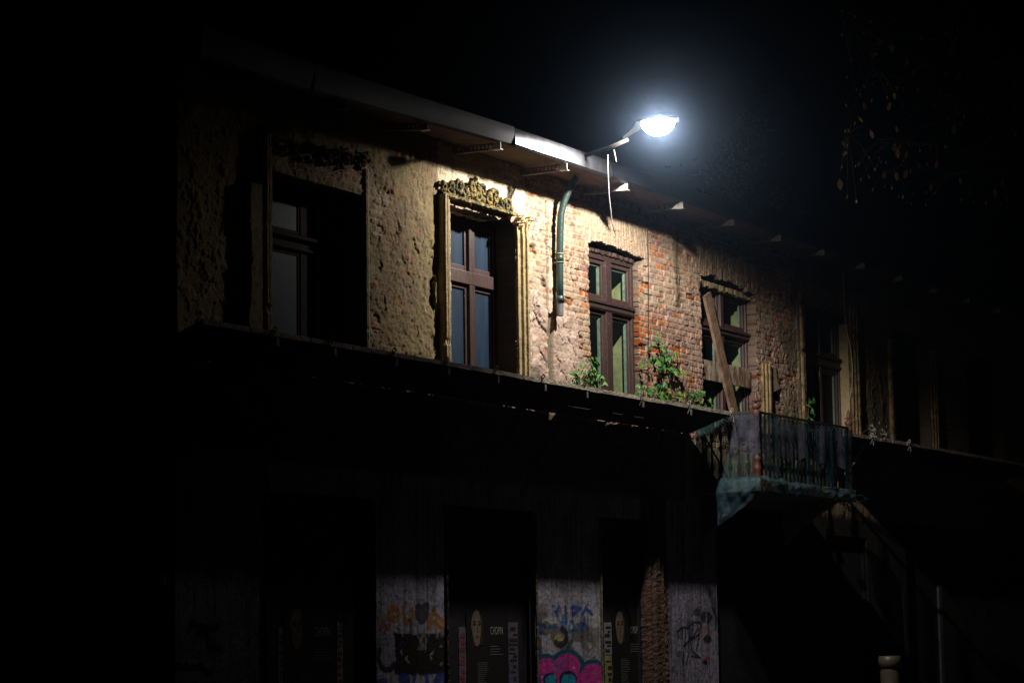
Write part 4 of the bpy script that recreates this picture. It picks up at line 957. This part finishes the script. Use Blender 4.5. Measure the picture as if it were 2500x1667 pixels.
def tree(name, label, base, h, boughs, seed, lm, nleaf, lsize, spread, cat='tree', group=None):
    t = thing(name, label, cat, group); r = random.Random(seed); bx, by, bz = base
    v = MB(); v.tube([(bx, by, bz), (bx+.1, by, bz+h*.4), (bx-.05, by+.1, bz+h*.75), (bx, by, bz+h)], .16, 10, r1=.03); v.build('trunk', M['bark'], t, smooth=True)
    br = MB(); lf = MB()
    for (ex, ey, ez, rad, cnt) in boughs:
        p0 = Vector((bx, by, bz + h*.62)); p3 = Vector((ex, ey, ez)); p1 = p0.lerp(p3, .5) + Vector((0, 0, .3))
        br.tube([p0, p0.lerp(p1, .6), p1, p1.lerp(p3, .5), p3], .014, 6, r1=.004)
        for k in range(cnt):
            q0 = p1.lerp(p3, r.uniform(.3, 1.05)); q1 = q0 + Vector((r.gauss(0, rad), r.gauss(0, rad), r.gauss(0, rad)))
            if k % 4 == 0: br.tube([q0, q0.lerp(q1, .5)+Vector((0, 0, .03)), q1], .006, 4, r1=.003)
            for j in range(nleaf):
                c = q0.lerp(q1, r.uniform(.5, 1.1)) + Vector((r.gauss(0, spread), r.gauss(0, spread), r.gauss(0, spread)))
                n_ = Vector((r.gauss(0, 1), r.gauss(0, 1), r.gauss(0, 1))).normalized(); a = n_.orthogonal().normalized(); a.z -= .5; a.normalize(); b = n_.cross(a).normalized(); L = lsize*r.uniform(.6, 1.2)
                lf.poly([c, c+a*L*.35+b*L*.28, c+a*L*.7+b*L*.24, c+a*L, c+a*L*.7-b*L*.24, c+a*L*.35-b*L*.28])
    br.build('branch', M['bark'], t); lf.build('crown', lm, t)
    return t
def P3(X, Y, y): a = W(X, Y, y); return (a[0], y, a[1])
bg = [(*P3(1885, 215, 2.0), .10, 12), (*P3(1878, 290, 2.0), .16, 22), (*P3(1855, 330, 2.1), .22, 34), (*P3(1830, 380, 2.2), .24, 30), (*P3(1800, 350, 2.3), .22, 26), (*P3(1775, 420, 2.2), .24, 30), (*P3(1815, 450, 2.0), .22, 22), (*P3(1760, 465, 2.0), .15, 16), (*P3(1905, 420, 2.5), .3, 16), (*P3(1945, 470, 2.6), .3, 14)]
tree('leafy_tree', 'dim grey-green tree rising behind the roof right of the lamp', (33.4, 3.0, 5.0), 3.4, bg, 21, M['leafg'], 3, .085, .07)
# street tree in front, at the right of the frame: only some leaves catch the light
t = thing('street_tree', 'nearly black street tree at the right with a few lit brown leaves', 'tree'); r_ = random.Random(31)
v = MB(); v.tube([(41.2, -3.6, 0.1), (41.0, -3.6, 3), (40.6, -3.5, 6), (40.0, -3.3, 9), (39.5, -3.2, 11.5)], .22, 12, r1=.06); v.build('trunk', M['bark'], t, smooth=True)
lp = [(1000, 210), (1070, 235), (1370, 165), (1395, 238), (1150, 315), (1082, 505), (915, 560), (883, 637), (950, 710), (1095, 685), (1412, 685), (795, 775), (1097, 815), (1086, 780), (1152, 825), (1320, 875), (1148, 925), (1030, 930), (782, 977), (1287, 1000), (1440, 970), (1670, 977), (1630, 1030), (1740, 440), (1740, 570), (1740, 720), (1058, 560), (1128, 560), (1092, 940)]
lf = MB(); br = MB(); bpts = []
for (ex, ey) in ((2060, 60), (2070, 330), (2130, 170), (2250, 90), (2300, 300), (2360, 420), (2180, 420), (2440, 180)):
    p0 = Vector((40.2, -3.4, 8.2)); p3 = Vector(P3(ex, ey, -2.7)); p1 = p0.lerp(p3, .45) + Vector((0, 0, .8))
    cv = [p0 * (1-t)**2 + p1 * (2*t*(1-t)) + p3 * t*t for t in [k/10 for k in range(11)]]
    br.tube(cv, .03, 5, r1=.004); bpts += cv[3:]
for i, (x, y) in enumerate(lp + [(780 + 960*r_.random(), 60 + 1050*r_.random()) for _ in range(150)]):
    yy = -2.6 + r_.uniform(-.5, .5); c = Vector(P3(1700 + x/2.24, y/2.24, yy)); big = i < len(lp)
    L = (.13 if big else .055)*r_.uniform(.75, 1.25)
    to = (Vector((LX, LY, 7.4)) - c).normalized(); vw = (Vector(CP) - c).normalized()
    n_ = (to + vw*(.5 if big else .2) + Vector((r_.gauss(0, .35), r_.gauss(0, .35), r_.gauss(0, .35)))).normalized()
    a = Vector((r_.uniform(-.5, .5), r_.uniform(-.2, .2), -1)); a = (a - n_*a.dot(n_)).normalized(); b = n_.cross(a)
    lf.poly([c, c+a*L*.35+b*L*.22, c+a*L*.7+b*L*.2, c+a*L, c+a*L*.7-b*L*.2, c+a*L*.35-b*L*.22])
    q_ = min(bpts, key=lambda p: (p - c).length + (0 if p.z > c.z else 1)); mdl = c.lerp(q_, .5) + Vector((0, 0, .08))
    br.tube([c, mdl, q_], .0025, 4, r1=.006)
lf.build('crown', M['leafb'], t); br.build('branch', M['bark'], t)

# ------------------------------------------------------------------ posters on the shutters
def text_mesh(body, size, xs, name, m_, parent, loc):
    cu = bpy.data.curves.new(name, 'FONT'); cu.body = body; cu.size = size; cu.align_x = 'LEFT'; cu.extrude = 0.0005
    o = bpy.data.objects.new(name, cu); col.objects.link(o)
    dg = bpy.context.evaluated_depsgraph_get(); me_ = bpy.data.meshes.new_from_object(o.evaluated_get(dg)); bpy.data.objects.remove(o)
    me_.materials.clear(); me_.materials.append(m_)
    o = bpy.data.objects.new(name, me_); col.objects.link(o); o.parent = parent; o.location = loc; o.rotation_euler = (R(90), 0, 0); o.scale = (xs, 1, 1)
    return o
def flat(v, cx, cz, sx_, sz_, y, pts): v.poly([(cx + x*sx_, y, cz + z*sz_) for x, z in pts]); return v
def poster(s0, s1, z0, z1, label):
    y = .077
    t = thing('concert_poster', label, 'poster', 'black concert posters on the shutters')
    MB().box(s0, s1, y-.002, y, z0, z1).build('sheet', M['poster'], t)
    fx = s0 + .24*(s1-s0); fz = 1.80
    face = [(math.cos(R(a))*.5*(1 if math.sin(R(a)) > -.2 else .86), math.sin(R(a))*(.62 if math.sin(R(a)) > 0 else .72)) for a in range(0, 360, 15)]
    f = MB(); flat(f, fx, fz, .24, .30, y-.004, face); o = f.build('portrait', M['skin'], t)
    g = MB()
    for ex in (-.05, .06): flat(g, fx+ex, fz+.03, .035, .013, y-.0055, [(math.cos(R(a)), math.sin(R(a))) for a in range(0, 360, 30)]); flat(g, fx+ex, fz+.06, .04, .007, y-.0055, [(math.cos(R(a)), math.sin(R(a))) for a in range(0, 360, 30)])
    g.poly([(fx+.005, y-.0055, fz+.03), (fx+.025, y-.0055, fz-.055), (fx+.0, y-.0055, fz-.062), (fx+.008, y-.0055, fz-.045)])
    g.poly([(fx+.06, y-.0053, fz+.16), (fx+.13, y-.0053, fz+.10), (fx+.13, y-.0053, fz-.20), (fx+.05, y-.0053, fz-.20), (fx+.09, y-.0053, fz-.05), (fx+.10, y-.0053, fz+.05)])
    g.build('portrait', M['ink'], t)
    flat(MB(), fx+.01, fz-.105, .035, .011, y-.0056, [(math.cos(R(a)), math.sin(R(a))) for a in range(0, 360, 30)]).build('portrait', M['lip'], t)
    text_mesh('CHOPIN', .125, .62*(s1-s0)/.95, 'lettering', M['text'], t, (s0+.56*(s1-s0), y-.003, 1.715))
    l = MB(); r = random.Random(int(s0*7))
    for k in range(4): l.box(s0+.55*(s1-s0), s0+(.72+.25*r.random())*(s1-s0), y-.0035, y-.0025, 1.58-.03*k, 1.584-.03*k)
    for k in range(22): l.box(s0+.25*(s1-s0), s0+(.40+.14*r.random())*(s1-s0), y-.0035, y-.0025, 1.40-.022*k, 1.403-.022*k)
    l.build('small_print', M['text'], t)
    return t
def sx_(X): return W(X, 1550, .08)[0]
poster(sx_(692), sx_(822), .75, 1.97, 'black poster with a pale face on the leftmost shutter')
poster(sx_(1138), sx_(1240), .75, 1.97, 'black poster with a pale face on the middle shutter')
poster(sx_(1494), sx_(1572), .75, 1.97, 'narrow black poster with a pale face beside the brown pilaster')
def strip(s0, s1, z0, z1, m_, label, seed, dark='ink'):
    y = .08; r = random.Random(seed); t = thing('paper_poster', label, 'poster', 'torn posters showing beside the black ones')
    v = MB(); n = 12
    for k in range(n):
        a = z0 + (z1-z0)*k/n; b = z0 + (z1-z0)*(k+1)/n
        v.quad((s0 + r.uniform(-.008, .008), y, a), (s1 + r.uniform(-.008, .008), y, a), (s1 + r.uniform(-.008, .008), y, b), (s0 + r.uniform(-.008, .008), y, b))
    v.build('sheet', M[m_], t); g = MB(); z = z0 + .03
    while z < z1 - .05:
        h = r.uniform(.015, .05); g.box(s0 + (s1-s0)*r.uniform(.05, .5), s1 - (s1-s0)*r.uniform(.02, .3), y-.002, y-.001, z, z+h); z += h + r.uniform(.012, .05)
    g.build('print', M[dark], t)
strip(sx_(680), sx_(691), .75, 1.80, 'white', 'white printed strip left of the leftmost black poster', 1)
strip(sx_(823), sx_(836), .75, 1.85, 'white', 'white and red printed strip right of the leftmost black poster', 2, 'redp')
strip(sx_(1120), sx_(1137), .75, 1.80, 'lilac', 'lilac and red poster scrap left of the middle black poster', 3, 'redp')
strip(sx_(1241), sx_(1264), .75, 1.85, 'lilac', 'lilac poster with a dark figure right of the middle black poster', 4)
strip(sx_(1475), sx_(1493), .75, 1.45, 'yellowp', 'yellow poster scrap low beside the narrow black poster', 5)
strip(sx_(1475), sx_(1493), 1.46, 1.85, 'white', 'white and violet poster scrap above the yellow one', 6)

# ------------------------------------------------------------------ street level bits
b_ = thing('bollard', 'beige cylindrical bollard with a cap at the lower right', 'bollard')
bx = W(2172, 1600, -2.0); 
MB().lathe((bx[0], -2.0, .1), [(.13, 0), (.13, bx[1]-.1-.155)], 20).build('body', M['beige'], b_, smooth=True)
MB().lathe((bx[0], -2.0, bx[1]-.15), [(0, 0), (.15, 0), (.15, .14), (.13, .15), (0, .15)], 20).build('cap', M['beige'], b_, smooth=True)
ps_ = thing('hanging_sheet', 'dim grey plastic sheet hanging in folds at the lower right', 'plastic sheet')
v = MB(); path = [P3(2105, 1335, -1.0), P3(2125, 1370, -1.0), P3(2130, 1420, -1.0), P3(2138, 1470, -.95), P3(2165, 1510, -.95), P3(2185, 1560, -.95), P3(2195, 1600, -.95)]
edge = [P3(2112, 1335, -.8), P3(2150, 1360, -.8), P3(2185, 1400, -.8), P3(2205, 1440, -.85), P3(2205, 1500, -.85), P3(2208, 1560, -.9), P3(2212, 1605, -.9)]
for k in range(len(path)-1): v.quad(path[k], edge[k], edge[k+1], path[k+1])
v.build('fold', M['darkfilm'], ps_, smooth=True)
MB().tube([P3(2202, 1415, -.9), P3(2207, 1500, -.9), P3(2212, 1600, -.9)], .014, 6).build('rolled_edge', M['darkfilm'], ps_)
tag(MB().box(17.50, 17.53, -.06, -.04, 2.18, 2.27).obox((17.515, -.05, 2.22), (17.6, .05, 2.22), .02, .02).obox((17.6, .05, 2.22), (17.76, .05, 2.22), .02, .02).build('reflector', M['reflector'], None), 'tiny red reflector on the left corner of the house', 'reflector')
def struct(name, mb, m_): o = mb.build(name, m_); o['kind'] = 'structure'; return o
struct('road', MB().quad((-60, -120, 0), (160, -120, 0), (160, -3.2, 0), (-60, -3.2, 0)), M['asphalt'])
struct('pavement', MB().box(-60, 160, -3.2, -.0, -.1, .12), M['paving'])
struct('yard', MB().quad((-60, 0, 0.01), (17.74, 0, 0.01), (17.74, 120, 0.01), (-60, 120, 0.01)).quad((17.74, 11, .01), (160, 11, .01), (160, 120, .01), (17.74, 120, .01)).quad((48, 0, .01), (160, 0, .01), (160, 11, .01), (48, 11, .01)), M['asphalt'])

# ------------------------------------------------------------------ thin volume added to make the glow round the lamp
HZ = True
if HZ:
    hm = bpy.data.materials.new('glow_mist'); hm.use_nodes = True; hn = hm.node_tree.nodes
    hn.remove(hn['Principled BSDF']); pv = hn.new('ShaderNodeVolumePrincipled')
    pv.inputs['Color'].default_value = (0.42, 0.63, 1.0, 1); pv.inputs['Density'].default_value = 0.00155; pv.inputs['Anisotropy'].default_value = 0.987
    hm.node_tree.links.new(pv.outputs[0], hn['Material Output'].inputs['Volume'])
    o = MB().box(-61, 161, -121, 121, -1.1, 16).build('glow_haze', hm); o['kind'] = 'stuff'; o['label'] = 'thin volume added for the glow round the lamp'
